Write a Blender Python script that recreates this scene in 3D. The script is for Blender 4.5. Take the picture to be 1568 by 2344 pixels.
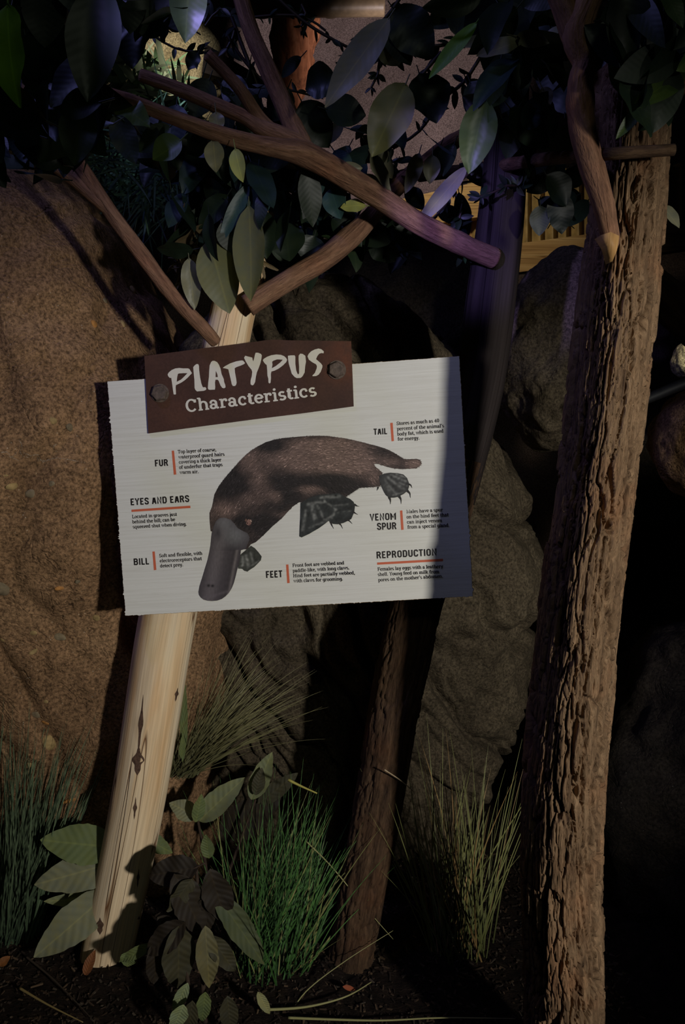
import bpy, math, random
import numpy as np
from mathutils import Vector, Matrix, noise
from mathutils.geometry import tessellate_polygon

SC = bpy.context.scene
for o in list(bpy.data.objects):
    bpy.data.objects.remove(o)
COL = SC.collection
random.seed(7)
R = math.radians

# ------------------------------------------------------------------ camera
FPX = 1840.0
PITCH = R(8)
CAMZ = 1.5
CP, SP = math.cos(PITCH), math.sin(PITCH)
cam = bpy.data.cameras.new('camera')
cam.sensor_fit = 'VERTICAL'
cam.sensor_height = 24.0
cam.lens = FPX / 2344 * 24.0
cam.clip_start = 0.02
camo = bpy.data.objects.new('camera', cam)
COL.objects.link(camo)
camo.location = (0, 0, CAMZ)
camo.rotation_euler = (R(90) - PITCH, 0, 0)
SC.camera = camo

def cw(x, y, z):                       # camera axes (right, up, forward) -> world
    return Vector((x, z * CP + y * SP, CAMZ - z * SP + y * CP))

def ray(px, py):
    return cw((px - 784) / FPX, (1172 - py) / FPX, 1.0) - Vector((0, 0, CAMZ))

def P(px, py, Y):                      # point of the place seen at a pixel, at distance Y
    d = ray(px, py)
    return Vector((0, 0, CAMZ)) + d * (Y / d.y)

def G(px, py, h=0.0):                  # point on the ground
    d = ray(px, py)
    return Vector((0, 0, CAMZ)) + d * ((h - CAMZ) / d.z)

def mpp(Y):
    return Y / FPX

# ------------------------------------------------------------------ light
SC.view_settings.view_transform = 'Standard'
SC.view_settings.look = 'None'
SC.view_settings.gamma = 1.0
SC.view_settings.exposure = 0.0
SC.view_settings.use_curve_mapping = False

w = bpy.data.worlds.new('world')
SC.world = w
w.use_nodes = True
w.node_tree.nodes['Background'].inputs[0].default_value = (0.55, 0.6, 1.0, 1)
w.node_tree.nodes['Background'].inputs[1].default_value = 0.0035

def spot(name, loc, target, power, col, angle, blend=0.3, radius=0.05):
    l = bpy.data.lights.new(name, 'SPOT')
    l.energy = power
    l.color = col
    l.spot_size = R(angle)
    l.spot_blend = blend
    l.shadow_soft_size = radius
    o = bpy.data.objects.new(name, l)
    COL.objects.link(o)
    o.location = loc
    o.rotation_euler = (Vector(target) - Vector(loc)).to_track_quat('-Z', 'Y').to_euler()
    return o

# exhibit spotlight, standing behind the viewer's shoulder
KEY = cw(1.58, -0.06, -1.0)
spot('spotlight_exhibit', KEY, cw(-0.02, -0.27, 1.97), 236, (1.0, 0.97, 0.88), 42.5, 0.62, 0.075)
# violet wash from above the canopy
spot('spotlight_violet', (-1.35, 0.9, 3.7), P(700, 420, 1.9), 44, (0.33, 0.34, 1.0), 54, 0.8, 0.12)
spot('spotlight_violet', (-0.62, 0.1, 1.98), P(1112, 540, 2.0), 190, (0.38, 0.31, 1.0), 11.5, 0.7, 0.03)  # extra narrow spot added below the canopy to tint the post violet
# weak unseen overhead fill, added to light the upper-left leaves
spot('spotlight_leaf_fill', (0.7, -1.6, 3.6), P(250, 150, 1.3), 16, (0.9, 1.0, 0.75), 60, 0.9, 0.2)
# lights in the exhibits behind
spot('spotlight_cave', P(1010, 260, 4.2), P(860, 175, 6.6), 190, (1.0, 0.86, 0.88), 50, 0.6, 0.1)
spot('spotlight_hut', P(980, 120, 3.9), P(1060, 520, 4.9), 30, (1.0, 0.84, 0.58), 75, 0.8, 0.06)
spot('spotlight_fern', P(470, 60, 4.0), P(360, 190, 4.7), 13, (1.0, 0.93, 0.78), 60, 0.7, 0.05)
spot('spotlight_undergrowth', P(420, 60, 2.6), P(330, 430, 3.0), 3.5, (0.6, 0.85, 1.0), 70, 0.9, 0.05)
spot('spotlight_far_rock', P(1660, 690, 2.75), P(1565, 820, 3.1), 5, (1.0, 0.98, 0.75), 50, 0.6, 0.04)

# ------------------------------------------------------------------ helpers
class MB:
    """collects polygons; build() links them as one mesh object"""
    def __init__(s):
        s.v, s.f, s.c, s.uv, s.m = [], [], [], [], []

    def vert(s, p, c=(1, 1, 1), uv=(0, 0)):
        s.v.append((p[0], p[1], p[2]))
        s.c.append((c[0], c[1], c[2], 1.0))
        s.uv.append(uv)
        return len(s.v) - 1

    def face(s, idx, m=0):
        s.f.append(idx)
        s.m.append(m)

    def build(s, name, mats, parent=None, smooth=True, colors=True):
        me = bpy.data.meshes.new(name)
        me.from_pydata(s.v, [], s.f)
        if not isinstance(mats, (list, tuple)):
            mats = [mats]
        for m in mats:
            me.materials.append(m)
        n = len(me.loops)
        li = np.empty(n, dtype=np.int32)
        me.loops.foreach_get('vertex_index', li)
        uvl = me.uv_layers.new(name='UVMap')
        uvl.data.foreach_set('uv', np.array(s.uv, dtype=np.float32)[li].ravel())
        if colors:
            ca = me.color_attributes.new('Col', 'FLOAT_COLOR', 'POINT')
            ca.data.foreach_set('color', np.array(s.c, dtype=np.float32).ravel())
        me.polygons.foreach_set('material_index', np.array(s.m, dtype=np.int32))
        me.polygons.foreach_set('use_smooth', np.full(len(s.f), bool(smooth)))
        me.update()
        o = bpy.data.objects.new(name, me)
        COL.objects.link(o)
        if parent:
            o.parent = parent
        return o

def tag(o, label=None, cat=None, group=None, kind=None):
    if label: o['label'] = label
    if cat: o['category'] = cat
    if group: o['group'] = group
    if kind: o['kind'] = kind
    return o

def empty(name, label, cat, loc=(0, 0, 0), group=None):
    o = bpy.data.objects.new(name, None)
    o.empty_display_size = 0.05
    COL.objects.link(o)
    o.location = loc
    return tag(o, label, cat, group)

def keep(child, parent):               # parent without moving
    child.parent = parent
    child.matrix_parent_inverse = Matrix.Translation(parent.location).inverted()
    return child

def s2l(*c):                           # sRGB 0..255 -> linear
    return tuple((x / 255 / 12.92) if x <= 10 else ((x / 255 + 0.055) / 1.055) ** 2.4 for x in c)

def lerp(a, b, t):
    return tuple(x + (y - x) * t for x, y in zip(a, b))

# ---------------------------------------------------------------- materials
class NT:
    def __init__(s, name):
        s.m = bpy.data.materials.new(name)
        s.m.use_nodes = True
        s.n = s.m.node_tree.nodes
        s.l = s.m.node_tree.links
        s.b = s.n['Principled BSDF']
        s.out = s.n['Material Output']

    def node(s, t, **kw):
        n = s.n.new(t)
        for k, v in kw.items():
            if k.startswith('i_'):
                key = k[2:].replace('_', ' ')
                key = int(key) if key.isdigit() else key
                s.set(n.inputs[key], v)
            else:
                setattr(n, k, v)
        return n

    def set(s, inp, v):
        if hasattr(v, 'links') or hasattr(v, 'is_linked'):
            s.l.new(v, inp)
        elif hasattr(v, 'outputs'):
            s.l.new(v.outputs[0], inp)
        elif isinstance(v, tuple) and len(v) == 3 and inp.type == 'RGBA':
            inp.default_value = (*v, 1)
        else:
            inp.default_value = v

    def coord(s, kind='Object', scale=(1, 1, 1), rot=(0, 0, 0)):
        tc = s.node('ShaderNodeTexCoord')
        mp = s.node('ShaderNodeMapping')
        s.l.new(tc.outputs[kind], mp.inputs[0])
        mp.inputs['Scale'].default_value = scale
        mp.inputs['Rotation'].default_value = rot
        return mp.outputs[0]

    def noise(s, vec, scale, detail=4, rough=0.55, dist=0.0):
        n = s.node('ShaderNodeTexNoise')
        s.l.new(vec, n.inputs['Vector'])
        n.inputs['Scale'].default_value = scale
        n.inputs['Detail'].default_value = detail
        n.inputs['Roughness'].default_value = rough
        n.inputs['Distortion'].default_value = dist
        return n.outputs[0]

    def vor(s, vec, scale, feature='F1'):
        n = s.node('ShaderNodeTexVoronoi', feature=feature)
        s.l.new(vec, n.inputs['Vector'])
        n.inputs['Scale'].default_value = scale
        return n.outputs[0]

    def ramp(s, fac, stops):
        r = s.node('ShaderNodeValToRGB')
        s.l.new(fac, r.inputs[0])
        e = r.color_ramp.elements
        e[0].position, e[0].color = stops[0][0], (*stops[0][1], 1)
        e[1].position, e[1].color = stops[-1][0], (*stops[-1][1], 1)
        for p, c in stops[1:-1]:
            k = e.new(p)
            k.color = (*c, 1)
        return r.outputs[0]

    def mix(s, fac, a, b, mode='MIX'):
        n = s.node('ShaderNodeMix', data_type='RGBA', blend_type=mode)
        for key, v in ((0, fac), (6, a), (7, b)):
            s.set(n.inputs[key], v)
        return n.outputs[2]

    def math(s, op, a, b=0.0):
        n = s.node('ShaderNodeMath', operation=op)
        s.set(n.inputs[0], a)
        s.set(n.inputs[1], b)
        return n.outputs[0]

    def bump(s, h, strength=0.5, dist=0.01, prev=None):
        n = s.node('ShaderNodeBump')
        n.inputs['Strength'].default_value = strength
        n.inputs['Distance'].default_value = dist
        s.l.new(h, n.inputs['Height'])
        if prev is not None:
            s.l.new(prev, n.inputs['Normal'])
        return n.outputs[0]

    def attr(s):
        return s.node('ShaderNodeAttribute', attribute_name='Col').outputs[0]

    def done(s, color, rough=0.8, normal=None, spec=0.3, metal=0.0):
        s.set(s.b.inputs['Base Color'], color)
        s.set(s.b.inputs['Roughness'], rough)
        s.b.inputs['Specular IOR Level'].default_value = spec
        s.b.inputs['Metallic'].default_value = metal
        if normal is not None:
            s.l.new(normal, s.b.inputs['Normal'])
        return s.m

def bw(t, a, b):
    return [(a, (0, 0, 0)), (b, (1, 1, 1))]

def mat_rock(name, c0, c1, c2, speck=0.25, scale=1.0, bump=1.0):
    t = NT(name)
    v = t.coord('Object')
    big = t.noise(v, 2.6 * scale, 5, 0.6, 0.4)
    col = t.ramp(big, [(0.30, c0), (0.5, c1), (0.72, c2)])
    grain = t.noise(v, 120, 4, 0.75)
    col = t.mix(0.85, col, t.mix(1.0, col, t.ramp(grain, [(0.36, (0.25, 0.23, 0.22)), (0.66, (1.6, 1.55, 1.5))]), 'MULTIPLY'))
    # pale mineral specks
    sp = t.vor(v, 90)
    spm = t.ramp(sp, [(0.05, (1, 1, 1)), (0.16, (0, 0, 0))])
    pick = t.ramp(t.noise(v, 37, 2), [(0.56, (0, 0, 0)), (0.62, (1, 1, 1))])
    m = t.mix(1.0, spm, pick, 'MULTIPLY')
    col = t.mix(t.math('MULTIPLY', m, speck), col, lerp(c2, (0.8, 0.72, 0.6), 0.6))
    mid = t.noise(v, 22, 6, 0.65, 0.3)
    n1 = t.bump(mid, 0.55 * bump, 0.02)
    n2 = t.bump(grain, 0.5 * bump, 0.004, n1)
    cr = t.noise(v, 7, 3, 0.6, 1.2)
    crk = t.ramp(t.math('ABSOLUTE', t.math('SUBTRACT', cr, 0.5)), [(0.0, (0, 0, 0)), (0.02, (1, 1, 1))])
    n3 = t.bump(crk, 0.4 * bump, 0.008, n2)
    return t.done(col, 0.92, n3, 0.15)

def mat_bark(name, c0, c1, c2):
    t = NT(name)
    v = t.coord('UV', (1, 1, 1))
    vs = t.coord('UV', (60, 7, 1))
    vf = t.coord('UV', (240, 40, 1))
    a = t.noise(vs, 1.0, 6, 0.65, 0.6)
    b = t.noise(vf, 1.0, 4, 0.65, 0.3)
    col = t.ramp(a, [(0.28, c0), (0.5, c1), (0.75, c2)])
    col = t.mix(0.55, col, t.mix(1.0, col, t.ramp(b, [(0.3, (0.4, 0.38, 0.36)), (0.7, (1.45, 1.4, 1.35))]), 'MULTIPLY'))
    big = t.noise(v, 6, 3)
    col = t.mix(t.ramp(big, [(0.5, (0, 0, 0)), (0.75, (0.6, 0.6, 0.6))]), col, t.mix(1.0, col, (1.25, 0.85, 0.65), 'MULTIPLY'))
    n1 = t.bump(a, 0.8, 0.012)
    n2 = t.bump(b, 0.6, 0.004, n1)
    return t.done(col, 0.9, n2, 0.2)

def mat_wood(name, c0, c1, c2, dark, us=18, vs=1.3, rough=0.6):
    t = NT(name)
    v1 = t.coord('UV', (us, vs, 1))
    v2 = t.coord('UV', (us * 9, vs * 2.5, 1))
    v3 = t.coord('UV', (us * 1.1, vs * 0.42, 1))
    a = t.noise(v1, 1.0, 4, 0.55, 0.5)
    b = t.noise(v2, 1.0, 3, 0.6)
    col = t.ramp(a, [(0.3, c0), (0.5, c1), (0.7, c2)])
    col = t.mix(0.45, col, t.mix(1.0, col, t.ramp(b, [(0.3, (0.55, 0.5, 0.45)), (0.65, (1.2, 1.18, 1.15))]), 'MULTIPLY'))
    cr = t.noise(v3, 1.0, 1.5, 0.4, 0.12)
    line = t.ramp(t.math('ABSOLUTE', t.math('SUBTRACT', cr, 0.47)), [(0.0, (1, 1, 1)), (0.002, (1, 1, 1)), (0.005, (0, 0, 0))])
    col = t.mix(line, col, dark)
    # knots and stains
    st = t.noise(t.coord('UV', (us * 0.5, vs * 2.2, 1)), 1.0, 2, 0.5, 0.6)
    col = t.mix(t.ramp(st, [(0.66, (0, 0, 0)), (0.76, (0.75, 0.75, 0.75))]), col, lerp(dark, c0, 0.45))
    n = t.bump(b, 0.25, 0.003)
    n = t.bump(t.math('SUBTRACT', 1.0, line), 0.6, 0.004, n)
    return t.done(col, rough, n, 0.3)

def mat_leaf(name, rough=0.5, transl=0.25, ribs=26, bump=0.5, spec=0.4):
    t = NT(name)
    col = t.attr()
    v = t.coord('UV')
    sep = t.node('ShaderNodeSeparateXYZ')
    t.l.new(v, sep.inputs[0])
    across = t.math('ABSOLUTE', t.math('SUBTRACT', sep.outputs[0], 0.5))
    ph = t.math('MULTIPLY', t.math('SUBTRACT', sep.outputs[1], t.math('MULTIPLY', across, 0.38)), ribs)
    rib = t.math('SINE', t.math('MULTIPLY', ph, 6.2832))
    mid = t.ramp(across, [(0.0, (1, 1, 1)), (0.035, (0, 0, 0))])
    no = t.noise(t.coord('Object'), 40, 3)
    c2 = t.mix(t.ramp(no, [(0.35, (0, 0, 0)), (0.7, (0.6, 0.6, 0.6))]), col, t.mix(1.0, col, (1.35, 1.2, 0.75), 'MULTIPLY'))
    c3 = t.mix(t.math('MULTIPLY', mid, 0.5), c2, t.mix(1.0, c2, (1.7, 1.6, 1.2), 'MULTIPLY'))
    n = t.bump(rib, bump, 0.0015)
    n = t.bump(t.noise(t.coord('Object'), 90, 2), bump * 0.5, 0.003, n)
    m = t.done(c3, rough, n, spec)
    tr = t.node('ShaderNodeBsdfTranslucent')
    t.set(tr.inputs['Color'], t.mix(1.0, c3, (1.3, 1.5, 0.6), 'MULTIPLY'))
    mx = t.node('ShaderNodeMixShader')
    mx.inputs[0].default_value = transl
    t.l.new(t.b.outputs[0], mx.inputs[1])
    t.l.new(tr.outputs[0], mx.inputs[2])
    t.l.new(mx.outputs[0], t.out.inputs[0])
    return m

def mat_vc(name, rough=0.6, spec=0.3, mul=None):
    t = NT(name)
    col = t.attr()
    return t.done(col, rough, None, spec)

def mat_flat(name, c, rough=0.6, spec=0.3, nscale=60, namt=0.25, bump=0.15, metal=0.0):
    t = NT(name)
    v = t.coord('Object')
    n = t.noise(v, nscale, 4)
    col = t.mix(1.0, c, t.ramp(n, [(0.3, (1 - namt,) * 3), (0.7, (1 + namt,) * 3)]), 'MULTIPLY')
    return t.done(col, rough, t.bump(n, bump, 0.003), spec, metal)

M_redrock = mat_rock('red_sandstone', s2l(112, 87, 64), s2l(142, 112, 84), s2l(160, 129, 98), 0.75, 1.0, 1.0)
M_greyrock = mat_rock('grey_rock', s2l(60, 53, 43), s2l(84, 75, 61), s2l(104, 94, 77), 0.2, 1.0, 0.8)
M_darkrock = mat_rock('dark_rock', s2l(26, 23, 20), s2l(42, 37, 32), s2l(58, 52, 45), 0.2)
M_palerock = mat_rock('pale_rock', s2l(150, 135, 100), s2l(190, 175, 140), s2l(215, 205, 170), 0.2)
M_cave = mat_rock('cave_wall', s2l(95, 84, 80), s2l(128, 114, 110), s2l(150, 138, 138), 0.15, 0.4, 0.4)
M_bark = mat_bark('bark', s2l(78, 60, 45), s2l(122, 98, 75), s2l(150, 124, 97))
M_bark2 = mat_bark('bark_dark', s2l(46, 34, 27), s2l(80, 61, 46), s2l(104, 82, 62))
M_branch = mat_bark('branch_bark', s2l(92, 66, 52), s2l(134, 100, 80), s2l(158, 124, 100))
M_pine = mat_wood('peeled_pine', s2l(222, 180, 132), s2l(238, 212, 176), s2l(244, 228, 202), s2l(120, 82, 52))
M_cut = mat_wood('cut_wood', s2l(150, 110, 66), s2l(186, 146, 94), s2l(205, 170, 118), s2l(95, 62, 36), 40, 6)
M_plank = mat_wood('hut_planks', s2l(140, 108, 68), s2l(176, 144, 98), s2l(196, 168, 122), s2l(120, 86, 52), 26, 1.2)
M_leaf = mat_leaf('broad_leaf', 0.45, 0.22, 11, 0.03)
M_ribleaf = mat_leaf('ribbed_leaf', 0.65, 0.15, 9, 0.3, 0.25)
M_grass = mat_vc('grass_blade', 0.55, 0.35)

# ------------------------------------------------------------ shape builders
def fbm(p, oct=4, s=1.0):
    v, a, f = 0.0, 1.0, s
    for _ in range(oct):
        v += a * noise.noise(Vector((p[0] * f, p[1] * f, p[2] * f)))
        a *= 0.5
        f *= 2.07
    return v

def sstep(a, b, x):
    t = min(1.0, max(0.0, (x - a) / (b - a)))
    return t * t * (3 - 2 * t)

def catmull(pts, rad, step):
    """smooth path through points, resampled about every step metres"""
    out, ro = [], []
    n = len(pts)
    for i in range(n - 1):
        p0 = pts[max(i - 1, 0)]; p1 = pts[i]; p2 = pts[i + 1]; p3 = pts[min(i + 2, n - 1)]
        k = max(1, int((p2 - p1).length / step))
        for j in range(k):
            t = j / k
            q = 0.5 * ((2 * p1) + (p2 - p0) * t + (2 * p0 - 5 * p1 + 4 * p2 - p3) * t * t + (3 * p1 - p0 - 3 * p2 + p3) * t ** 3)
            out.append(q)
            ro.append(rad[i] + (rad[i + 1] - rad[i]) * t)
    out.append(pts[-1]); ro.append(rad[-1])
    return out, ro

def tube(mb, pts, rad, seg=12, disp=None, origin=Vector((0, 0, 0)), color=(1, 1, 1), cap=True, ref=Vector((0, 1, 0)), capm=0):
    """pts/rad already sampled; disp(theta, s, r, i) -> radius"""
    n = len(pts)
    rows, s = [], 0.0
    up = ref.copy()
    for i in range(n):
        d = (pts[min(i + 1, n - 1)] - pts[max(i - 1, 0)])
        d = d.normalized() if d.length > 1e-9 else Vector((0, 0, 1))
        up = (up - d * up.dot(d))
        up = up.normalized() if up.length > 1e-6 else d.orthogonal().normalized()
        side = d.cross(up)
        if i:
            s += (pts[i] - pts[i - 1]).length
        row = []
        for k in range(seg + 1):
            th = 2 * math.pi * k / seg
            r = rad[i] if disp is None else disp(th, s, rad[i], i)
            q = pts[i] + (up * math.cos(th) + side * math.sin(th)) * r - origin
            row.append(mb.vert(q, color, (th * rad[i] if False else th / (2 * math.pi) * (2 * math.pi * rad[0]), s)))
        rows.append(row)
    for i in range(n - 1):
        for k in range(seg):
            mb.face((rows[i][k], rows[i][k + 1], rows[i + 1][k + 1], rows[i + 1][k]))
    if cap:
        for row, p, rev in ((rows[0], pts[0], True), (rows[-1], pts[-1], False)):
            c = mb.vert(p - origin, color, (0, 0))
            for k in range(seg):
                mb.face((row[k + 1], row[k], c) if rev else (row[k], row[k + 1], c), capm)

def px_path(lst):
    """[(px, py, width_px, Y)] -> points, radii"""
    pts = [P(a, b, Y) for a, b, wd, Y in lst]
    rad = [wd * 0.5 * mpp(Y) * 1.0 for a, b, wd, Y in lst]
    return pts, rad

def ico_rock(name, center, dims, rot=(0, 0, 0), p=2.0, seed=0, amp=0.06, fine=0.02, mat=None, sub=6, furrow=None, parent=None, front_only=False, freq=1.6):
    import bmesh
    bm = bmesh.new()
    bmesh.ops.create_icosphere(bm, subdivisions=sub, radius=1.0)
    from mathutils import Euler
    E = Euler(rot).to_matrix()
    off = Vector((seed * 7.3, seed * 3.1, seed * 5.7))
    for v in bm.verts:
        d = v.co.normalized()
        s2 = d.x * d.x + d.z * d.z
        r = 1.0 / ((s2 ** (p / 2) + abs(d.y) ** p) ** (1.0 / p))
        q = Vector((d.x * r * dims[0], d.y * r * dims[1], d.z * r * dims[2]))
        nn = Vector((d.x / dims[0], d.y / dims[1], d.z / dims[2])).normalized()
        k = amp * fbm(q + off, 4, freq) + fine * fbm(q + off, 3, 11.0)
        if furrow:
            k += furrow(q)
        v.co = E @ (q + nn * k)
    me = bpy.data.meshes.new(name)
    bm.to_mesh(me)
    bm.free()
    me.materials.append(mat)
    me.polygons.foreach_set('use_smooth', np.full(len(me.polygons), True))
    o = bpy.data.objects.new(name, me)
    COL.objects.link(o)
    o.location = center
    return o

def leaf(mb, base, tip, width, nrm, fold=0.18, curl=0.12, color=(0.05, 0.09, 0.03), wave=0.0, rows=9, shape=0.85, twist=0.0, tipw=0.0, bite=0.0):
    d = tip - base
    L = d.length
    if L < 1e-5:
        return
    d = d / L
    n = nrm - d * nrm.dot(d)
    n = n.normalized() if n.length > 1e-5 else d.orthogonal().normalized()
    sd = d.cross(n)
    ids = []
    ph = random.uniform(0, 6.28)
    cols = (-1, -0.55, 0, 0.55, 1)
    for i in range(rows + 1):
        t = i / rows
        prof = max(0.02, math.sin(math.pi * min(1, t ** shape)) ** 0.75)
        hw = width * 0.5 * prof
        a = twist * t
        sdt = sd * math.cos(a) + n * math.sin(a)
        nt = n * math.cos(a) - sd * math.sin(a)
        c = base + d * (L * t) - n * (curl * L * (t * t - t * 0.3))
        row = []
        for k in cols:
            wv = wave * width * math.sin(t * 15 + ph + (1.7 if k > 0 else 0)) * abs(k)
            jit = 1.0 - (random.random() * bite if abs(k) == 1 else 0)
            q = c + sdt * (hw * k * jit) + nt * (fold * hw * abs(k) + wv)
            row.append(mb.vert(q, color, (0.5 + 0.5 * k * prof, t)))
        ids.append(row)
    for i in range(rows):
        for k in range(4):
            mb.face((ids[i][k], ids[i][k + 1], ids[i + 1][k + 1], ids[i + 1][k]))

def blade(mb, base, direction, L, droop, width, c0, c1, seg=9, band=None, side=None):
    """one grass blade bending under its weight"""
    d = direction.normalized()
    sd = d.cross(Vector((0, 1, 0)) if side is None else side)
    sd = sd.normalized() if sd.length > 1e-4 else Vector((1, 0, 0))
    p = base.copy()
    prev = None
    hz = Vector((d.x, d.y, 0))
    hz = hz.normalized() if hz.length > 1e-4 else Vector((1, 0, 0))
    for i in range(seg + 1):
        t = i / seg
        wd = width * (1 - t ** 2.2) * 0.5 + 0.00012
        col = lerp(c0, c1, t)
        if band:
            col = lerp(col, band, 0.75) if (i % 2 == 0) else col
        a = mb.vert(p - sd * wd, col, (0, t))
        b = mb.vert(p + sd * wd, col, (1, t))
        if prev:
            mb.face((prev[0], prev[1], b, a))
        prev = (a, b)
        d = (d + Vector((hz.x * 0.4, hz.y * 0.4, -1)) * (droop * 2.2 * t / seg)).normalized()
        p = p + d * (L / seg)

def tussock(name, label, center, n, L, lean, spread, c0, c1, droop=0.25, width=0.004, rad=0.05, seg=9, band=None, seed=1, cat='grass', dead=None):
    rs = random.Random(seed)
    mb = MB()
    for i in range(n):
        a = rs.uniform(0, 6.283)
        r = rad * math.sqrt(rs.random())
        b = Vector((r * math.cos(a), r * math.sin(a), -0.01))
        d = Vector((lean[0] + rs.gauss(0, spread), lean[1] + rs.gauss(0, spread), 1.0 + lean[2]))
        k = rs.uniform(0.55, 1.08)
        v = rs.uniform(0.7, 1.25)
        q0, q1 = tuple(x * v for x in c0), tuple(x * v for x in c1)
        if dead and rs.random() < 0.22:
            q0, q1 = tuple(x * v for x in dead), tuple(x * v for x in dead)
        blade(mb, b, d, L * k, droop * rs.uniform(0.3, 1.5), width * rs.uniform(0.6, 1.2), q0, q1, seg, band if rs.random() < 0.75 else None)
    o = mb.build(name, M_grass)
    o.location = center
    return tag(o, label, cat)

# ------------------------------------------------------- the setting: ground
def ground_h(x, y):
    h = 0.018 * fbm((x, y, 0.3), 4, 3.0) + 0.008 * fbm((x, y, 5.0), 3, 14.0)
    return h

t = NT('mulch_soil')
v = t.coord('Object')
g = t.noise(v, 30, 6, 0.7)
c = t.ramp(g, [(0.3, s2l(26, 22, 20)), (0.55, s2l(52, 42, 36)), (0.8, s2l(84, 68, 56))])
vs = t.noise(t.coord('Object', (1, 3.2, 1), (0, 0, 0.6)), 55, 4, 0.7)
M_soil = t.done(c, 0.95, t.bump(vs, 0.9, 0.03, t.bump(g, 0.7, 0.02)), 0.1)
mb = MB()
N = 190
for j in range(N + 1):
    for i in range(N + 1):
        x = 6.0 * (i / N * 2 - 1) * (0.28 + 0.72 * abs(i / N * 2 - 1) ** 3)
        y = 0.9 + 3.2 * j / N + 3.5 * (j / N) ** 6
        mb.vert((x, y, ground_h(x, y)))
for j in range(N):
    for i in range(N):
        a = j * (N + 1) + i
        mb.face((a, a + 1, a + N + 2, a + N + 1))
tag(mb.build('ground', M_soil), kind='structure')

# bark mulch chips lying on the soil
M_chip = mat_vc('mulch_chip', 0.9, 0.15)
mb = MB()
rs = random.Random(3)
for i in range(6500):
    x, y = rs.uniform(-1.0, 0.75), rs.uniform(1.35, 2.5)
    z = ground_h(x, y)
    L, W, H = rs.uniform(0.005, 0.016) * (2.2 if rs.random() < 0.12 else 1), rs.uniform(0.002, 0.006), rs.uniform(0.0015, 0.004)
    a, tl = rs.uniform(0, 6.28), rs.gauss(0, 0.45)
    M = Matrix.Translation((x, y, z + 0.003)) @ Matrix.Rotation(a, 4, 'Z') @ Matrix.Rotation(tl, 4, 'Y')
    k = rs.uniform(0.3, 1.1)
    cc = tuple(q * k for q in rs.choice((s2l(70, 56, 46), s2l(58, 48, 42), s2l(92, 74, 58), s2l(80, 70, 60))))
    ids = [mb.vert(M @ Vector((sx * L / 2, sy * W / 2 * (1 if sx > 0 else 0.6), sz * H / 2)), cc) for sz in (-1, 1) for sx, sy in ((-1, -1), (1, -1), (1, 1), (-1, 1))]
    for f in ((0, 3, 2, 1), (4, 5, 6, 7), (0, 1, 5, 4), (1, 2, 6, 5), (2, 3, 7, 6), (3, 0, 4, 7)):
        mb.face([ids[q] for q in f])
tag(mb.build('mulch_litter', M_chip, smooth=False), 'dark bark mulch covering the soil under the sign', 'mulch', kind='stuff')

# --------------------------------------------------- the setting: cave wall
mb = MB()
nx, nz = 90, 60
for j in range(nz + 1):
    for i in range(nx + 1):
        u, q = i / nx * 2 - 1, j / nz
        x = u * 5.0
        z = -0.3 + q * 7.0
        y = 7.1 - 0.9 * u * u - 1.5 * max(0, q - 0.45) ** 2 + 0.22 * fbm((x, 2.0, z), 4, 0.5)
        mb.vert((x, y, z))
for j in range(nz):
    for i in range(nx):
        a = j * (nx + 1) + i
        mb.face((a, a + 1, a + nx + 2, a + nx + 1))
tag(mb.build('wall_back', M_cave), kind='structure')

# ------------------------------------------------------------------- rocks
def strata(q):
    s = q.x * 0.82 + q.z * 0.52 + 0.10 * fbm(q, 3, 2.0)
    v = noise.noise(Vector((s * 7.0, q.x * 1.2 + 3, q.z * 0.8)))
    k = -0.05 * (1 - sstep(0.0, 0.14, abs(v)))
    v2 = noise.noise(Vector((s * 17.0, q.x * 2.5 + 9, q.z * 1.7)))
    return k - 0.022 * (1 - sstep(0.0, 0.2, abs(v2)))

def vert_crease(q):
    v = noise.noise(Vector((q.x * 3.2 + 4 + q.z * 0.9, 1.0, q.z * 0.7 + 2)))
    k = -0.028 * (1 - sstep(0.0, 0.12, abs(v)))
    v2 = noise.noise(Vector((q.x * 6 + 9, 3.0, q.z * 5.0)))
    return k - 0.014 * (1 - sstep(0.0, 0.12, abs(v2)))

red = ico_rock('sandstone_rock', Vector((-1.12, 2.68, 0.70)), (0.775, 0.62, 1.55), (R(11.5), 0, 0), 4.0, 3, 0.045, 0.012, M_redrock, 7, vert_crease)
tag(red, 'reddish-brown sandstone rock face with embedded pebbles behind the sign and peeled log', 'rock')

grey = ico_rock('grey_rock', Vector((-0.08, 3.0, 0.75)), (0.74, 0.68, 1.18), (R(5), 0, R(-2)), 4.2, 11, 0.09, 0.014, M_greyrock, 8, strata)
tag(grey, 'large grey-brown rock with slanting cracks directly behind the sign', 'rock')

b1 = ico_rock('boulder', P(1262, 800, 2.62), (0.155, 0.2, 0.30), (0, R(8), 0), 2.4, 21, 0.05, 0.008, M_greyrock, 6, None, freq=4)
tag(b1, 'rounded grey boulder seen between the bark posts below the yellow board', 'rock')
b2 = ico_rock('boulder', P(1622, 1000, 2.3), (0.15, 0.2, 0.15), (0, 0.2, 0), 3.0, 25, 0.03, 0.008, M_redrock, 6, None, freq=4)
tag(b2, 'small reddish rock at the edge beyond the thick bark trunk', 'rock')
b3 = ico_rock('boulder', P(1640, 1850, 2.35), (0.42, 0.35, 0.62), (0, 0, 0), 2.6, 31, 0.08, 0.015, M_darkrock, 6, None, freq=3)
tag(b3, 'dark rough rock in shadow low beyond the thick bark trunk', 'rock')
b8 = ico_rock('boulder', P(1640, 1260, 3.5), (0.66, 0.3, 0.62), (0, R(6), 0), 2.4, 57, 0.07, 0.012, M_darkrock, 6, None, freq=2.4)  # dark rock added to hide the lit wall and read as shade
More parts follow.
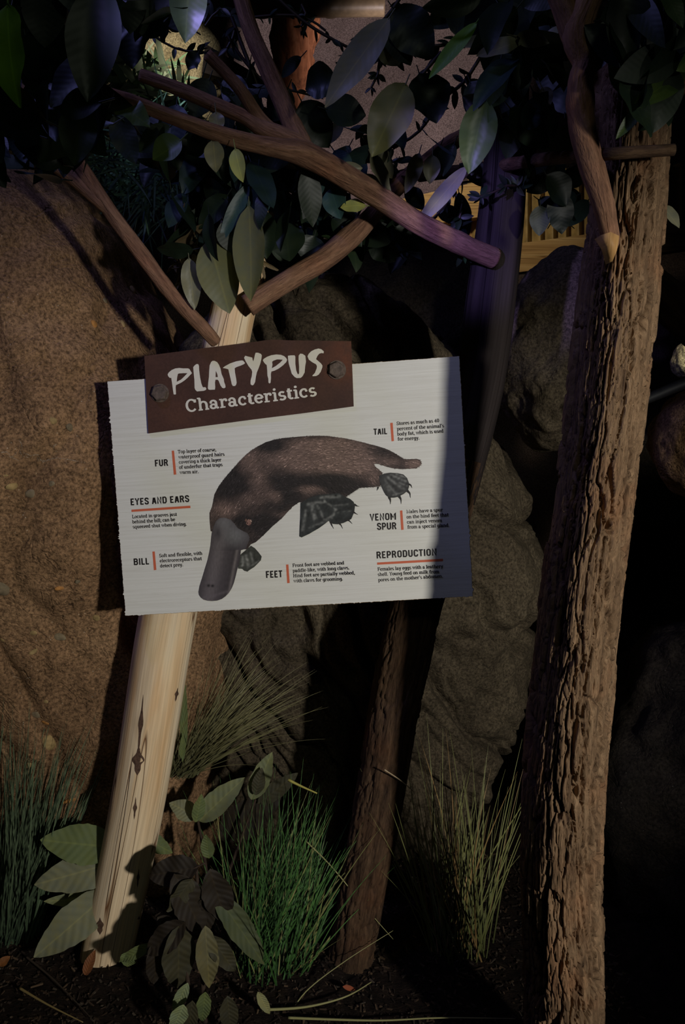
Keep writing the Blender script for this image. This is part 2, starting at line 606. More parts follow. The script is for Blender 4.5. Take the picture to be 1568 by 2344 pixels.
tag(b8, 'big dark rock added for deep shade beyond the thick trunk, behind the small reddish rock', 'rock')
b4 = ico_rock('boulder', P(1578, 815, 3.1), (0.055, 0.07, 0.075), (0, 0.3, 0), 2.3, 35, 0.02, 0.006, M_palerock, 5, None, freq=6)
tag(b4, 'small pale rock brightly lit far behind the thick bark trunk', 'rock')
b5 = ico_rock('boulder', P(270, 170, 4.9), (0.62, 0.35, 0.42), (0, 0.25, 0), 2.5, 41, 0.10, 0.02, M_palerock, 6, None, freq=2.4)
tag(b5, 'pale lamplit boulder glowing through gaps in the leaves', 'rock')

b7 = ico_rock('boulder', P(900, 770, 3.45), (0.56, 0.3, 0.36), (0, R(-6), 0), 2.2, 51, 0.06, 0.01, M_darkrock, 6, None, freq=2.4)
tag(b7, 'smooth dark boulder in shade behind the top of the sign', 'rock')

t = NT('rusty_rock')
v = t.coord('Object', (1, 1, 0.22))
a = t.noise(v, 14, 5, 0.65, 0.5)
M_rust = t.done(t.ramp(a, [(0.3, s2l(58, 32, 22)), (0.5, s2l(140, 88, 58)), (0.72, s2l(170, 120, 88))]), 0.9, t.bump(a, 0.8, 0.03), 0.2)
b6 = ico_rock('rock_pillar', P(668, 100, 5.6), (0.135, 0.14, 0.50), (0, R(4), 0), 2.2, 45, 0.05, 0.02, M_rust, 5, None, freq=4)
tag(b6, 'rust-streaked rock pillar standing before the pale cave wall', 'rock')

# pebbles set in the red rock's face
bpy.context.view_layer.update()
M_pebble = [mat_flat('pebble_stone', s2l(*c), 0.8, 0.2, 80, 0.3) for c in ((158, 134, 92), (176, 124, 70), (124, 110, 88))]
DG = bpy.context.evaluated_depsgraph_get()
def hit(obj, px, py):
    o = Vector((0, 0, CAMZ))
    ok, loc, nrm, _ = obj.ray_cast(obj.matrix_world.inverted() @ o, (obj.matrix_world.inverted().to_3x3() @ ray(px, py)).normalized())
    return (obj.matrix_world @ loc, (obj.matrix_world.to_3x3() @ nrm).normalized()) if ok else (None, None)
rs = random.Random(9)
PEB = [(28, 1114, 30, 20, 0, 10), (2, 1347, 50, 48, 2, 0), (137, 1458, 28, 20, 2, -20), (75, 1449, 24, 11, 0, 0), (76, 1492, 22, 11, 0, 25),
       (104, 1655, 22, 13, 1, 0), (112, 1700, 50, 42, 0, -30), (70, 1751, 26, 13, 0, 0), (216, 741, 19, 17, 1, 0), (281, 741, 11, 18, 0, 0),
       (303, 662, 20, 20, 0, 30), (241, 688, 14, 14, 2, 0), (122, 963, 17, 18, 0, 30), (160, 978, 18, 20, 2, 0), (297, 738, 10, 10, 0, 0),
       (12, 1089, 12, 7, 0, 0), (136, 1347, 20, 12, 1, 0), (178, 1332, 12, 12, 2, 0), (220, 1414, 18, 16, 0, 0), (70, 1130, 30, 20, 2, 0),
       (85, 1636, 30, 16, 2, 0), (105, 1606, 14, 10, 0, 0), (160, 1833, 40, 10, 1, -5), (5, 1465, 14, 12, 0, 0), (118, 1107, 14, 14, 2, 0)]
for (px, py, wx, wy, mi, ang) in PEB:
    loc, nrm = hit(red, px, py)
    if loc is None:
        continue
    mb = MB()
    a, b = wx * 0.5 * mpp(loc.y), wy * 0.5 * mpp(loc.y)
    zq = nrm.to_track_quat('Z', 'Y').to_matrix()
    rz = Matrix.Rotation(R(ang), 3, 'Z')
    ph = rs.uniform(0, 6)
    rows = []
    for i in range(6):
        el = i / 5 * math.pi / 2
        row = []
        for k in range(16):
            th = k / 16 * 6.2832
            kk = 1 + 0.10 * math.sin(2 * th + ph) + 0.06 * math.sin(3 * th + 2 * ph)
            q = Vector((a * kk * math.cos(th) * math.cos(el), b * kk * math.sin(th) * math.cos(el), 0.45 * min(a, b) * math.sin(el) - 0.001))
            row.append(mb.vert(loc + zq @ (rz @ q) - red.location))
        rows.append(row)
    for i in range(5):
        for k in range(16):
            mb.face((rows[i][k], rows[i][(k + 1) % 16], rows[i + 1][(k + 1) % 16], rows[i + 1][k]))
    o = mb.build('embedded_pebble', M_pebble[mi], red)
# chalky white seam across the red rock
M_chalk = mat_flat('chalk_crust', s2l(150, 134, 116), 0.95, 0.1, 200, 0.35, 0.4)
mb = MB()
line = [(2, 1036), (14, 1034), (28, 1046), (40, 1032), (48, 1010), (54, 1036), (70, 1042), (88, 1040), (92, 1052), (106, 1056), (124, 1049), (148, 1050), (172, 1055), (198, 1060)]
LINES = [line, [(44, 1006), (50, 1020), (46, 1034), (54, 1044), (70, 1048)], [(20, 1044), (34, 1050), (44, 1056)], [(84, 1044), (88, 1054), (100, 1058), (112, 1052), (122, 1050)], [(148, 1052), (154, 1062)], [(122, 1020), (130, 1016), (122, 1024), (126, 1034), (134, 1034)], [(10, 1470), (30, 1548), (50, 1552), (72, 1550)], [(60, 1552), (64, 1565)]]
for ln in LINES:
    mb = MB()
    for rep in range(2):
        prev = None
        dense = []
        for a, b in zip(ln, ln[1:]):
            n_ = max(2, int(math.dist(a, b) / 1.6))
            dense += [(a[0] + (b[0] - a[0]) * k / n_, a[1] + (b[1] - a[1]) * k / n_) for k in range(n_)]
        for k, (px, py) in enumerate(dense):
            px += 1.8 * noise.noise(Vector((k * .33, rep * 9, ln[0][1]))); py += 2.6 * noise.noise(Vector((k * .27, rep * 5 + 40, ln[0][0])))
            loc, nrm = hit(red, px, py)
            wd = (0.35 + 0.9 * abs(noise.noise(Vector((k * .21, rep * 3, 7 + ln[0][0]))))) * mpp(2.1)
            if loc is None or wd < 0.0006 and rs.random() < 0.3:
                prev = None
                continue
            q = loc + nrm * 0.0016 - red.location
            up_ = Vector((0, 0, wd))
            cur = (mb.vert(q - up_), mb.vert(q + up_))
            if prev:
                mb.face((prev[0], cur[0], cur[1], prev[1]))
            prev = cur
    if mb.f:
        mb.build('chalk_stain', M_chalk, red)

# ------------------------------------------------------------------ the sign
_C = [(245, 873), (1052, 815), (1083, 1365), (287, 1410)]
_r = np.array([[(x - 784) / FPX, (1172 - y) / FPX, 1.0] for x, y in _C])
_d = np.linalg.svd(np.stack([_r[0], -_r[1], _r[2], -_r[3]], 1))[2][-1]
_d = _d / _d.mean() * 1.9
_w = [cw(*(_r[i] * _d[i])) for i in range(4)]
S_O = (_w[0] + _w[1] + _w[2] + _w[3]) / 4
S_U = ((_w[1] - _w[0]) + (_w[2] - _w[3])).normalized()
S_V = ((_w[0] - _w[3]) + (_w[1] - _w[2]))
S_N = S_U.cross(S_V).normalized()
S_V = S_N.cross(S_U).normalized()
if S_N.y > 0:
    S_N = -S_N
SM = Matrix((S_U, S_V, S_N)).transposed().to_4x4()
SM.translation = S_O
SMPP = 1.9 / FPX

def S(px, py, off=0.0):                # where a sight line meets the sign's face (local u, v)
    d = ray(px, py)
    o = Vector((0, 0, CAMZ))
    k = (S_O + S_N * off - o).dot(S_N) / d.dot(S_N)
    q = o + d * k - S_O
    return (q.dot(S_U), q.dot(S_V))

sign = empty('information_sign', 'white board with brown title plate and printed platypus, tilted on the peeled log', 'sign')
sign.matrix_world = SM

def sobj(mb, name, mat, parent=None, smooth=False, off=0.0):
    return mb.build(name, mat, parent or sign, smooth)

# -- board, with chipped ends
rs = random.Random(5)
def edge(a, b, n, amp, notch):
    out = []
    for i in range(n):
        t = i / n
        p = (a[0] + (b[0] - a[0]) * t, a[1] + (b[1] - a[1]) * t)
        k = 0.8 * amp * noise.noise(Vector((i * 0.35, a[0] * 9, a[1] * 9))) + 0.35 * amp * rs.gauss(0, 1) - (abs(rs.gauss(0, notch)) if noise.noise(Vector((i * 0.13, a[1] * 5, 3))) > 0.22 and rs.random() < 0.6 else 0)
        d = (b[0] - a[0], b[1] - a[1])
        L = math.hypot(*d)
        if 0 < i:
            p = (p[0] + d[1] / L * -k * -1, p[1] - d[0] / L * -k * -1)
        out.append(p)
    return out
lc = [S(*c) for c in _C]
outl = edge(lc[0], lc[1], 300, 0.0004, 0.0005) + edge(lc[1], lc[2], 240, 0.0008, 0.0016) + edge(lc[2], lc[3], 300, 0.0006, 0.0009) + edge(lc[3], lc[0], 240, 0.0009, 0.0018)
def slab(mb, outl, w0, w1, cf=(1, 1, 1), mf=0, ms=0, bev=0.0):
    n = len(outl)
    cx = sum(p[0] for p in outl) / n; cy = sum(p[1] for p in outl) / n
    def ring(w, ins=0.0):
        r = []
        for p in outl:
            L = math.hypot(p[0] - cx, p[1] - cy)
            r.append(mb.vert((p[0] - (p[0] - cx) / L * ins, p[1] - (p[1] - cy) / L * ins, w), cf))
        return r
    rings = [ring(w0), ring(w1 - bev), ring(w1, bev)] if bev else [ring(w0), ring(w1)]
    for a, b in zip(rings, rings[1:]):
        for i in range(n):
            mb.face((a[i], a[(i + 1) % n], b[(i + 1) % n], b[i]), ms)
    top = [Vector((mb.v[i][0], mb.v[i][1], 0)) for i in rings[-1]]
    for tri in tessellate_polygon([top]):
        mb.face([rings[-1][k] for k in tri], mf)
        mb.face([rings[0][k] for k in reversed(tri)], ms)

t = NT('white_painted_wood')
v1 = t.coord('Object', (4, 230, 1))
v2 = t.coord('Object', (14, 800, 1))
a = t.noise(v1, 1.0, 5, 0.6, 0.5)
b = t.noise(v2, 1.0, 4, 0.65, 0.2)
pc = t.ramp(a, [(0.30, s2l(214, 211, 203)), (0.5, s2l(222, 220, 213)), (0.7, s2l(228, 226, 220))])
scr = t.ramp(b, [(0.26, (0.70, 0.66, 0.6)), (0.40, (1, 1, 1))])
pc = t.mix(0.75, pc, t.mix(1.0, pc, scr, 'MULTIPLY'))
n1 = t.bump(a, 0.10, 0.002)
n2 = t.bump(b, 0.2, 0.001, n1)
M_white = t.done(pc, 0.55, n2, 0.3)
M_edge = mat_flat('raw_board_edge', s2l(176, 150, 118), 0.8, 0.2, 200, 0.3, 0.4)
mb = MB()
slab(mb, outl, -0.020, 0.0, (1, 1, 1), 0, 1, 0.0012)
board = sobj(mb, 'board', [M_white, M_edge])

# -- print inks
def ink(name, c, rough=0.55):
    t = NT(name)
    n = t.noise(t.coord('Object', (14, 380, 1)), 1.0, 3, 0.6)
    col = t.mix(t.ramp(n, [(0.22, (0.55, 0.55, 0.55)), (0.34, (0, 0, 0))]), c, lerp(c, (0.6, 0.57, 0.5), 0.5))
    return t.done(col, rough, None, 0.3)
M_black = ink('black_print', s2l(34, 28, 28))
M_orange = ink('orange_print', s2l(206, 104, 74))
M_cream = ink('cream_print', s2l(222, 216, 204))

# -- a slab-serif letter set drawn as pen strokes: x-height 1, ascender 1.45, cap 1.4
def arc(cx, cy, rx, ry, a0, a1, n=None):
    n = n or max(4, int(abs(a1 - a0) / 18))
    return [(cx + rx * math.cos(R(a0 + (a1 - a0) * i / n)), cy + ry * math.sin(R(a0 + (a1 - a0) * i / n))) for i in range(n + 1)]
def SF(x, y, l=0.46):                  # serif
    return ('S', x, y, l)
GL = {
 'a': (0.98, [arc(.40, .64, .28, .31, 165, 0) + [(.68, .14), (.78, .06), (.93, .09)], arc(.38, .28, .26, .23, 360, 0)], [], [(.16, .72, .12)]),
 'b': (1.02, [[(.22, .05), (.22, 1.4)], arc(.54, .5, .34, .45, 0, 360)], [SF(.14, 1.4, .32)], []),
 'c': (0.90, [arc(.48, .5, .36, .45, 48, 318)], [], [(.72, .74, .13)]),
 'd': (1.06, [[(.76, .05), (.76, 1.4)], arc(.44, .5, .34, .45, 0, 360)], [SF(.66, 1.4, .34), SF(.86, .05, .3)], []),
 'e': (0.92, [[(.12, .54), (.82, .54)] , arc(.47, .5, .36, .45, 5, 322)], [], []),
 'f': (0.66, [[(.28, .05), (.28, 1.1)] + arc(.50, 1.1, .22, .3, 180, 45), [(.06, .95), (.58, .95)]], [SF(.30, .05, .5)], [(.62, 1.28, .11)]),
 'g': (1.00, [arc(.44, .55, .33, .40, 0, 360), [(.77, .95), (.77, -.1)] + arc(.45, -.1, .32, .27, 0, -155)], [SF(.88, .95, .26)], []),
 'h': (1.14, [[(.24, .05), (.24, 1.4)], arc(.56, .60, .32, .36, 180, 0) + [(.88, .05)]], [SF(.14, 1.4, .3), SF(.24, .05, .44), SF(.90, .05, .4)], []),
 'i': (0.54, [[(.27, .05), (.27, .95)]], [SF(.17, .95, .3), SF(.27, .05, .48)], [(.26, 1.32, .15)]),
 'j': (0.52, [[(.30, .95), (.30, -.1)] + arc(.08, -.1, .22, .26, 0, -90)], [SF(.20, .95, .3)], [(.29, 1.32, .15)]),
 'k': (1.08, [[(.24, .05), (.24, 1.4)], [(.82, .95), (.28, .42)], [(.46, .58), (.90, .05)]], [SF(.14, 1.4, .3), SF(.24, .05, .44), SF(.84, .95, .36), SF(.90, .05, .36)], []),
 'l': (0.54, [[(.27, .05), (.27, 1.4)]], [SF(.17, 1.4, .3), SF(.27, .05, .48)], []),
 'm': (1.68, [[(.24, .05), (.24, .95)], arc(.53, .60, .29, .35, 180, 0) + [(.82, .05)], arc(1.12, .60, .29, .35, 180, 0) + [(1.41, .05)]], [SF(.14, .95, .3), SF(.24, .05, .42), SF(.83, .05, .38), SF(1.43, .05, .4)], []),
 'n': (1.14, [[(.24, .05), (.24, .95)], arc(.56, .60, .32, .35, 180, 0) + [(.88, .05)]], [SF(.14, .95, .3), SF(.24, .05, .44), SF(.90, .05, .4)], []),
 'o': (0.96, [arc(.48, .5, .36, .45, 0, 360)], [], []),
 'p': (1.04, [[(.24, -.40), (.24, .95)], arc(.57, .5, .34, .45, 0, 360)], [SF(.14, .95, .3), SF(.26, -.40, .46)], []),
 'q': (1.04, [[(.78, -.40), (.78, .95)], arc(.45, .5, .34, .45, 0, 360)], [SF(.86, -.40, .40)], []),
 'r': (0.84, [[(.26, .05), (.26, .95)], arc(.58, .58, .32, .36, 180, 60)], [SF(.16, .95, .3), SF(.30, .05, .54)], [(.70, .80, .14)]),
 's': (0.80, [arc(.40, .71, .25, .23, 30, 270, 10) + arc(.40, .27, .28, .22, 90, -150, 10)[1:]], [], []),
 't': (0.68, [[(.28, 1.25), (.28, .28)] + arc(.48, .28, .20, .22, 180, 320), [(.06, .95), (.60, .95)]], [], []),
 'u': (1.12, [[(.24, .95), (.24, .38)] + arc(.54, .38, .30, .32, 180, 360) + [(.84, .95)], [(.84, .95), (.84, .05)]], [SF(.16, .95, .32), SF(.76, .95, .3), SF(.94, .05, .3)], []),
 'v': (1.00, [[(.16, .95), (.50, .06), (.84, .95)]], [SF(.16, .95, .42), SF(.84, .95, .40)], []),
 'w': (1.44, [[(.16, .95), (.44, .06), (.72, .9), (1.0, .06), (1.28, .95)]], [SF(.16, .95, .40), SF(1.28, .95, .38), SF(.72, .95, .3)], []),
 'x': (1.02, [[(.16, .95), (.84, .05)], [(.84, .95), (.16, .05)]], [SF(.18, .95, .36), SF(.84, .95, .34), SF(.16, .05, .34), SF(.86, .05, .36)], []),
 'y': (1.00, [[(.16, .95), (.52, .06)], [(.84, .95), (.46, -.22), (.30, -.38), (.16, -.34)]], [SF(.16, .95, .42), SF(.84, .95, .40)], []),
 'z': (0.86, [[(.12, .95), (.72, .95), (.14, .05), (.74, .05)]], [], []),
 'C': (1.22, [arc(.62, .70, .48, .66, 45, 318), [(1.0, 1.34), (1.0, .98)]], [], []),
 'T': (1.22, [[(.61, .05), (.61, 1.35)], [(.10, 1.35), (1.12, 1.35)], [(.12, 1.35), (.12, 1.04)], [(1.10, 1.35), (1.10, 1.04)]], [SF(.61, .05, .54)], []),
 'S': (1.04, [arc(.52, 1.0, .34, .35, 35, 270, 12) + arc(.52, .36, .38, .30, 90, -155, 12)[1:], [(.88, 1.35), (.88, 1.05)], [(.12, .05), (.12, .36)]], [], []),
 'L': (1.14, [[(.30, .05), (.30, 1.35)], [(.10, .05), (1.02, .05), (1.02, .42)]], [SF(.30, 1.35, .5)], []),
 'M': (1.66, [[(.28, .05), (.28, 1.35), (.82, .15), (1.36, 1.35), (1.36, .05)]], [SF(.20, 1.35, .34), SF(1.44, 1.35, .34), SF(.28, .05, .46), SF(1.36, .05, .46)], []),
 'H': (1.38, [[(.28, .05), (.28, 1.35)], [(1.08, .05), (1.08, 1.35)], [(.28, .72), (1.08, .72)]], [SF(.28, 1.35, .48), SF(.28, .05, .48), SF(1.08, 1.35, .48), SF(1.08, .05, .48)], []),
 'F': (1.14, [[(.30, .05), (.30, 1.35)], [(.10, 1.35), (1.04, 1.35), (1.04, 1.0)], [(.30, .72), (.76, .72)], [(.76, .9), (.76, .54)]], [SF(.32, .05, .54)], []),
 'Y': (1.24, [[(.18, 1.35), (.62, .68), (1.06, 1.35)], [(.62, .68), (.62, .05)]], [SF(.18, 1.35, .46), SF(1.06, 1.35, .44), SF(.62, .05, .52)], []),
 '4': (1.02, [[(.66, .05), (.66, 1.32), (.10, .42), (.92, .42)]], [SF(.66, .05, .42)], []),
 '0': (1.02, [arc(.51, .70, .36, .64, 0, 360)], [], []),
 ',': (0.42, [[(.24, .10), (.12, -.25)]], [], [(.22, .12, .15)]),
 '.': (0.40, [], [], [(.20, .12, .16)]),
 ';': (0.44, [[(.26, .10), (.12, -.25)]], [], [(.23, .12, .15), (.23, .78, .15)]),
 '-': (0.62, [[(.10, .50), (.50, .50)]], [], []),
 "'": (0.36, [[(.20, 1.36), (.14, 1.05)]], [], [(.19, 1.34, .12)]),
 ' ': (0.46, [], [], []),
}
# condensed block capitals for the headings (cap height 1)
def rr(x0, y0, x1, y1, c=0.13):
    return [(x0, y0 + c), (x0, y1 - c), (x0 + c * .4, y1 - c * .3), (x0 + c, y1), (x1 - c, y1), (x1 - c * .4, y1 - c * .3), (x1, y1 - c), (x1, y0 + c), (x1 - c * .4, y0 + c * .3), (x1 - c, y0), (x0 + c, y0), (x0 + c * .4, y0 + c * .3), (x0, y0 + c)]
B0, B1 = 0.10, 0.90
CAPS = {
 'A': (.60, [[(.10, .02), (.28, B1), (.34, B1), (.50, .02)], [(.17, .32), (.45, .32)]]),
 'B': (.60, [[(.12, .02), (.12, .98)], [(.12, B1), (.38, B1), (.46, .8), (.46, .62), (.38, .53), (.12, .53)], [(.38, .53), (.48, .42), (.48, .2), (.40, B0), (.12, B0)]]),
 'C': (.58, [[(.48, .68), (.48, .78), (.40, B1), (.20, B1), (.12, .78), (.12, .22), (.20, B0), (.40, B0), (.48, .22), (.48, .34)]]),
 'D': (.60, [[(.12, .02), (.12, .98)], [(.12, B1), (.38, B1), (.48, .76), (.48, .24), (.38, B0), (.12, B0)]]),
 'E': (.52, [[(.12, .02), (.12, .98)], [(.12, B1), (.46, B1)], [(.12, .5), (.40, .5)], [(.12, B0), (.46, B0)]]),
 'F': (.50, [[(.12, .02), (.12, .98)], [(.12, B1), (.46, B1)], [(.12, .5), (.40, .5)]]),
 'I': (.26, [[(.13, .02), (.13, .98)]]),
 'L': (.48, [[(.12, .98), (.12, .02)], [(.12, B0), (.44, B0)]]),
 'M': (.74, [[(.12, .02), (.12, .94), (.37, .34), (.62, .94), (.62, .02)]]),
 'N': (.62, [[(.12, .02), (.12, .94), (.50, .06), (.50, .98)]]),
 'O': (.60, [rr(.12, B0, .48, B1)]),
 'P': (.56, [[(.12, .02), (.12, .98)], [(.12, B1), (.36, B1), (.46, .78), (.46, .56), (.36, .44), (.12, .44)]]),
 'R': (.60, [[(.12, .02), (.12, .98)], [(.12, B1), (.36, B1), (.46, .78), (.46, .60), (.36, .50), (.12, .50)], [(.34, .50), (.50, .02)]]),
 'S': (.56, [[(.46, .70), (.46, .80), (.38, B1), (.20, B1), (.12, .80), (.12, .64), (.20, .56), (.38, .46), (.46, .36), (.46, .20), (.38, B0), (.20, B0), (.11, .20), (.11, .32)]]),
 'T': (.52, [[(.26, .02), (.26, .98)], [(.02, B1), (.50, B1)]]),
 'U': (.60, [[(.12, .98), (.12, .22), (.22, B0), (.38, B0), (.48, .22), (.48, .98)]]),
 'V': (.58, [[(.08, .98), (.29, .06), (.50, .98)]]),
 'Y': (.58, [[(.08, .98), (.29, .46), (.50, .98)], [(.29, .48), (.29, .02)]]),
 ' ': (.26, []),
}
GAPS = 0.0
def stroke(mb, poly, W, H, T, w, closed=False):
    """a pen stroke: vertical runs W wide, horizontal runs H wide; T maps letter space to the board"""
    n = len(poly)
    closed = math.dist(poly[0], poly[-1]) < 1e-6 and n > 3
    L, Rr = [], []
    for i in range(n):
        if closed:
            a, b = poly[(i - 1) % (n - 1)], poly[(i + 1) % (n - 1)] if i < n - 1 else poly[1]
        else:
            a, b = poly[max(i - 1, 0)], poly[min(i + 1, n - 1)]
        dx, dy = b[0] - a[0], b[1] - a[1]
        l = math.hypot(dx, dy) or 1
        nx, ny = -dy / l, dx / l
        h = 0.5 * math.hypot(W * nx, H * ny)
        if 0 < i < n - 1 and not closed:            # mitre the bends
            d1 = (poly[i][0] - poly[i - 1][0], poly[i][1] - poly[i - 1][1]); d2 = (poly[i + 1][0] - poly[i][0], poly[i + 1][1] - poly[i][1])
            l1, l2 = math.hypot(*d1) or 1, math.hypot(*d2) or 1
            c = (d1[0] * d2[0] + d1[1] * d2[1]) / l1 / l2
            h *= min(1.6, 1 / max(0.5, math.sqrt(max(0.01, (1 + c) / 2))))
        L.append(mb.vert((*T(poly[i][0] + nx * h, poly[i][1] + ny * h), w)))
        Rr.append(mb.vert((*T(poly[i][0] - nx * h, poly[i][1] - ny * h), w)))
    for i in range(n - 1):
        mb.face((Rr[i], Rr[i + 1], L[i + 1], L[i]))
def disc(mb, x, y, r, T, w, n=10):
    c = mb.vert((*T(x, y), w))
    ring = [mb.vert((*T(x + r * math.cos(6.2832 * k / n), y + r * math.sin(6.2832 * k / n)), w)) for k in range(n)]
    for k in range(n):
        mb.face((c, ring[k], ring[(k + 1) % n]))

def text_line(mb, txt, p0, p1, hpx, W, H, w, font='slab', off=0.0, track=0.06, skew=0.0):
    a, b = S(*p0, off), S(*p1, off)
    tot = sum((GL if font == 'slab' else CAPS)[c][0] + track for c in txt) - track
    L = math.dist(a, b)
    ux, uy = (b[0] - a[0]) / L, (b[1] - a[1]) / L
    sx, sy = L / tot, hpx * SMPP
    x = 0.0
    k = sx / sy
    for ch in txt:
        g = (GL if font == 'slab' else CAPS)[ch]
        T = lambda gx, gy, x=x: (a[0] + ux * (x + gx) * sx - uy * gy * sy, a[1] + uy * (x + gx) * sx + ux * gy * sy)
        for st in g[1]:
            if len(st) > 1:
                w += 1.2e-5
                stroke(mb, st, W / k, H, T, w)
        if font == 'slab':
            for (_, px, py, l) in g[2]:
                w += 1.2e-5
                stroke(mb, [(px - l / 2, py), (px + l / 2, py)], H * 0.8, H * 0.82, T, w)
            for (px, py, r) in g[3]:
                w += 1.2e-5
                disc(mb, px, py, r, T, w)
        x += g[0] + track

def Z5(X, Y): return (220 + X / 3.2667, 760 + Y / 3.2667)
def Z6(X, Y): return (640 + X / 3.2667, 760 + Y / 3.2667)
def Z7(X, Y): return (220 + X / 3.2667, 1080 + Y / 3.2667)
def Z8(X, Y): return (640 + X / 3.2667, 1080 + Y / 3.2667)
WB = 0.0003
BLOCKS = [
 (Z5, [('FUR', (440, 1007), (541, 1001), 52)], [(565, 888), (583, 886), (600, 1065), (581, 1068)],
  [('Top layer of coarse,', (612, 908), (900, 891)), ('waterproof guard hairs', (617, 948), (962, 925)), ('covering a thick layer', (620, 985), (938, 967)), ('of underfur that traps', (622, 1025), (947, 1003)), ('warm air.', (626, 1062), (768, 1055))]),
 (Z6, [('TAIL', (703, 770), (806, 765), 47)], [(827, 680), (846, 678), (855, 815), (837, 818)],
  [('Stores as much as 40', (876, 697), (1194, 674)), ("percent of the animal's", (878, 737), (1230, 713)), ('body fat, which is used', (880, 776), (1226, 752)), ('for energy.', (884, 813), (1046, 804))]),
 (Z7, [('EYES AND EARS', (258, 252), (699, 226), 53)], [(264, 283), (705, 253), (706, 271), (265, 300)],
  [('Located in grooves just', (270, 348), (606, 329)), ('behind the bill; can be', (272, 387), (592, 368)), ('squeezed shut when diving.', (275, 424), (678, 402))]),
 (Z7, [('BILL', (281, 699), (399, 693), 52)], [(421, 597), (439, 595), (451, 733), (432, 736)],
  [('Soft and flexible, with', (473, 640), (796, 620)), ('electroreceptors that', (477, 678), (792, 660)), ('detect prey.', (480, 716), (652, 706))]),
 (Z7, [('FEET', (1270, 795), (1395, 789), 54)], [(1420, 694), (1438, 692), (1448, 831), (1429, 833)], []),
 (Z8, [], [], [('Front feet are webbed and', (97, 713), (484, 692)), ('paddle-like, with long claws.', (99, 752), (523, 729)), ('Hind feet are partially webbed,', (102, 790), (565, 766)), ('with claws for grooming.', (105, 828), (474, 811))]),
 (Z8, [('VENOM', (675, 368), (873, 359), 54), ('SPUR', (728, 436), (876, 430), 54)], [(900, 290), (918, 288), (928, 433), (909, 435)],
  [('Males have a spur', (949, 311), (1220, 295)), ('on the hind feet that', (950, 350), (1264, 332)), ('can inject venom', (953, 388), (1215, 375)), ('from a special gland.', (957, 426), (1270, 410))]),
 (Z8, [('REPRODUCTION', (724, 650), (1177, 626), 54)], [(729, 678), (1221, 650), (1222, 668), (730, 695)],
  [('Females lay eggs with a leathery', (733, 741), (1222, 717)), ('shell. Young feed on milk from', (735, 780), (1194, 757)), ("pores on the mother's abdomen.", (738, 821), (1222, 790))]),
]
for Z, heads, bar, lines in BLOCKS:
    if heads:
        mb = MB()
        for txt, a, b, h in heads:
            text_line(mb, txt, Z(*a), Z(*b), h / 3.2667, 0.20, 0.185, WB, 'caps', track=0.045)
        o = sobj(mb, 'heading_lettering', M_black)
        o['label'] = 'black block capitals reading ' + ' '.join(h[0] for h in heads)
    if bar:
        mb = MB()
        mb.face([mb.vert((*S(*Z(*q)), WB)) for q in reversed(bar)])
        o = sobj(mb, 'accent_bar', M_orange)
    if lines:
        mb = MB()
        for txt, a, b in lines:
            text_line(mb, txt, Z(*a), Z(*b), 18.5 / 3.2667, 0.27, 0.19, WB)
        o = sobj(mb, 'caption_lettering', M_black)

# -- brown title plate
t = NT('brown_plate')
v = t.coord('Object')
n = t.noise(v, 9, 4, 0.6)
gr = t.noise(v, 160, 4, 0.7)
pc = t.ramp(n, [(0.3, s2l(64, 43, 37)), (0.55, s2l(76, 51, 43)), (0.75, s2l(88, 58, 46))])
sep = t.node('ShaderNodeSeparateXYZ'); t.l.new(v, sep.inputs[0])
ru = S(795, 800)
dist = t.node('ShaderNodeVectorMath', operation='DISTANCE'); t.l.new(v, dist.inputs[0]); dist.inputs[1].default_value = (ru[0] - 0.005, ru[1] - 0.025, 0.012)
rust = t.mix(1.0, t.ramp(dist.outputs[1], [(0.0, (1, 1, 1)), (0.075, (0, 0, 0))]), t.ramp(t.noise(v, 30, 5, 0.7), [(0.35, (0.25, 0.25, 0.25)), (0.7, (1, 1, 1))]), 'MULTIPLY')
pc = t.mix(t.math('MULTIPLY', rust, 0.8), pc, s2l(118, 64, 38))
pc = t.mix(0.5, pc, t.mix(1.0, pc, t.ramp(gr, [(0.3, (0.7,) * 3), (0.7, (1.3,) * 3)]), 'MULTIPLY'))
M_plate = t.done(pc, 0.6, t.bump(gr, 0.1, 0.001), 0.25)
PW = 0.0065
mb = MB()
po = [S(*q, PW) for q in [(330.3, 815), (360, 811), (395, 806.5), (414.5, 804), (450, 799), (520, 790.5), (580, 783), (610, 778.5), (628, 777.3), (645, 778), (660, 779), (730, 780), (803.8, 781), (806.8, 855), (809.6, 930), (700, 945), (580, 960), (460, 976), (339.6, 992), (335, 903)]]
slab(mb, po, PW - 0.0045, PW, (1, 1, 1), 0, 0)
plate = sobj(mb, 'title_plate', M_plate)
plate['label'] = 'brown metal title plate with cream lettering'
# two spacers hold it off the board
for q in ((365, 900), (769, 847)):
    mb = MB()
    u0 = S(*q, PW)
    pts = [Vector((u0[0], u0[1], -0.001)), Vector((u0[0], u0[1], PW - 0.004))]
    tube(mb, pts, [0.012, 0.012], 16)
    mb.build('spacer', M_edge, plate)

def polyfill(mb, polys, w, off=0.0, conv=None):
    P3 = [[Vector((*S(*(conv(*p) if conv else p), off), 0)) for p in poly] for poly in polys]
    flat = [p for poly in P3 for p in poly]
    ids = [mb.vert((p.x, p.y, w)) for p in flat]
    for tri in tessellate_polygon(P3):
        a, b, c = [flat[k] for k in tri]
        cr = (b - a).cross(c - a).z
        mb.face([ids[k] for k in (tri if cr > 0 else tri[::-1])])
def ZA(X, Y): return (320 + X / 6.0308, 770 + Y / 6.0308)
def ZB(X, Y): return (560 + X / 6.0308, 770 + Y / 6.0308)
WL = PW + 0.0004
mb = MB()
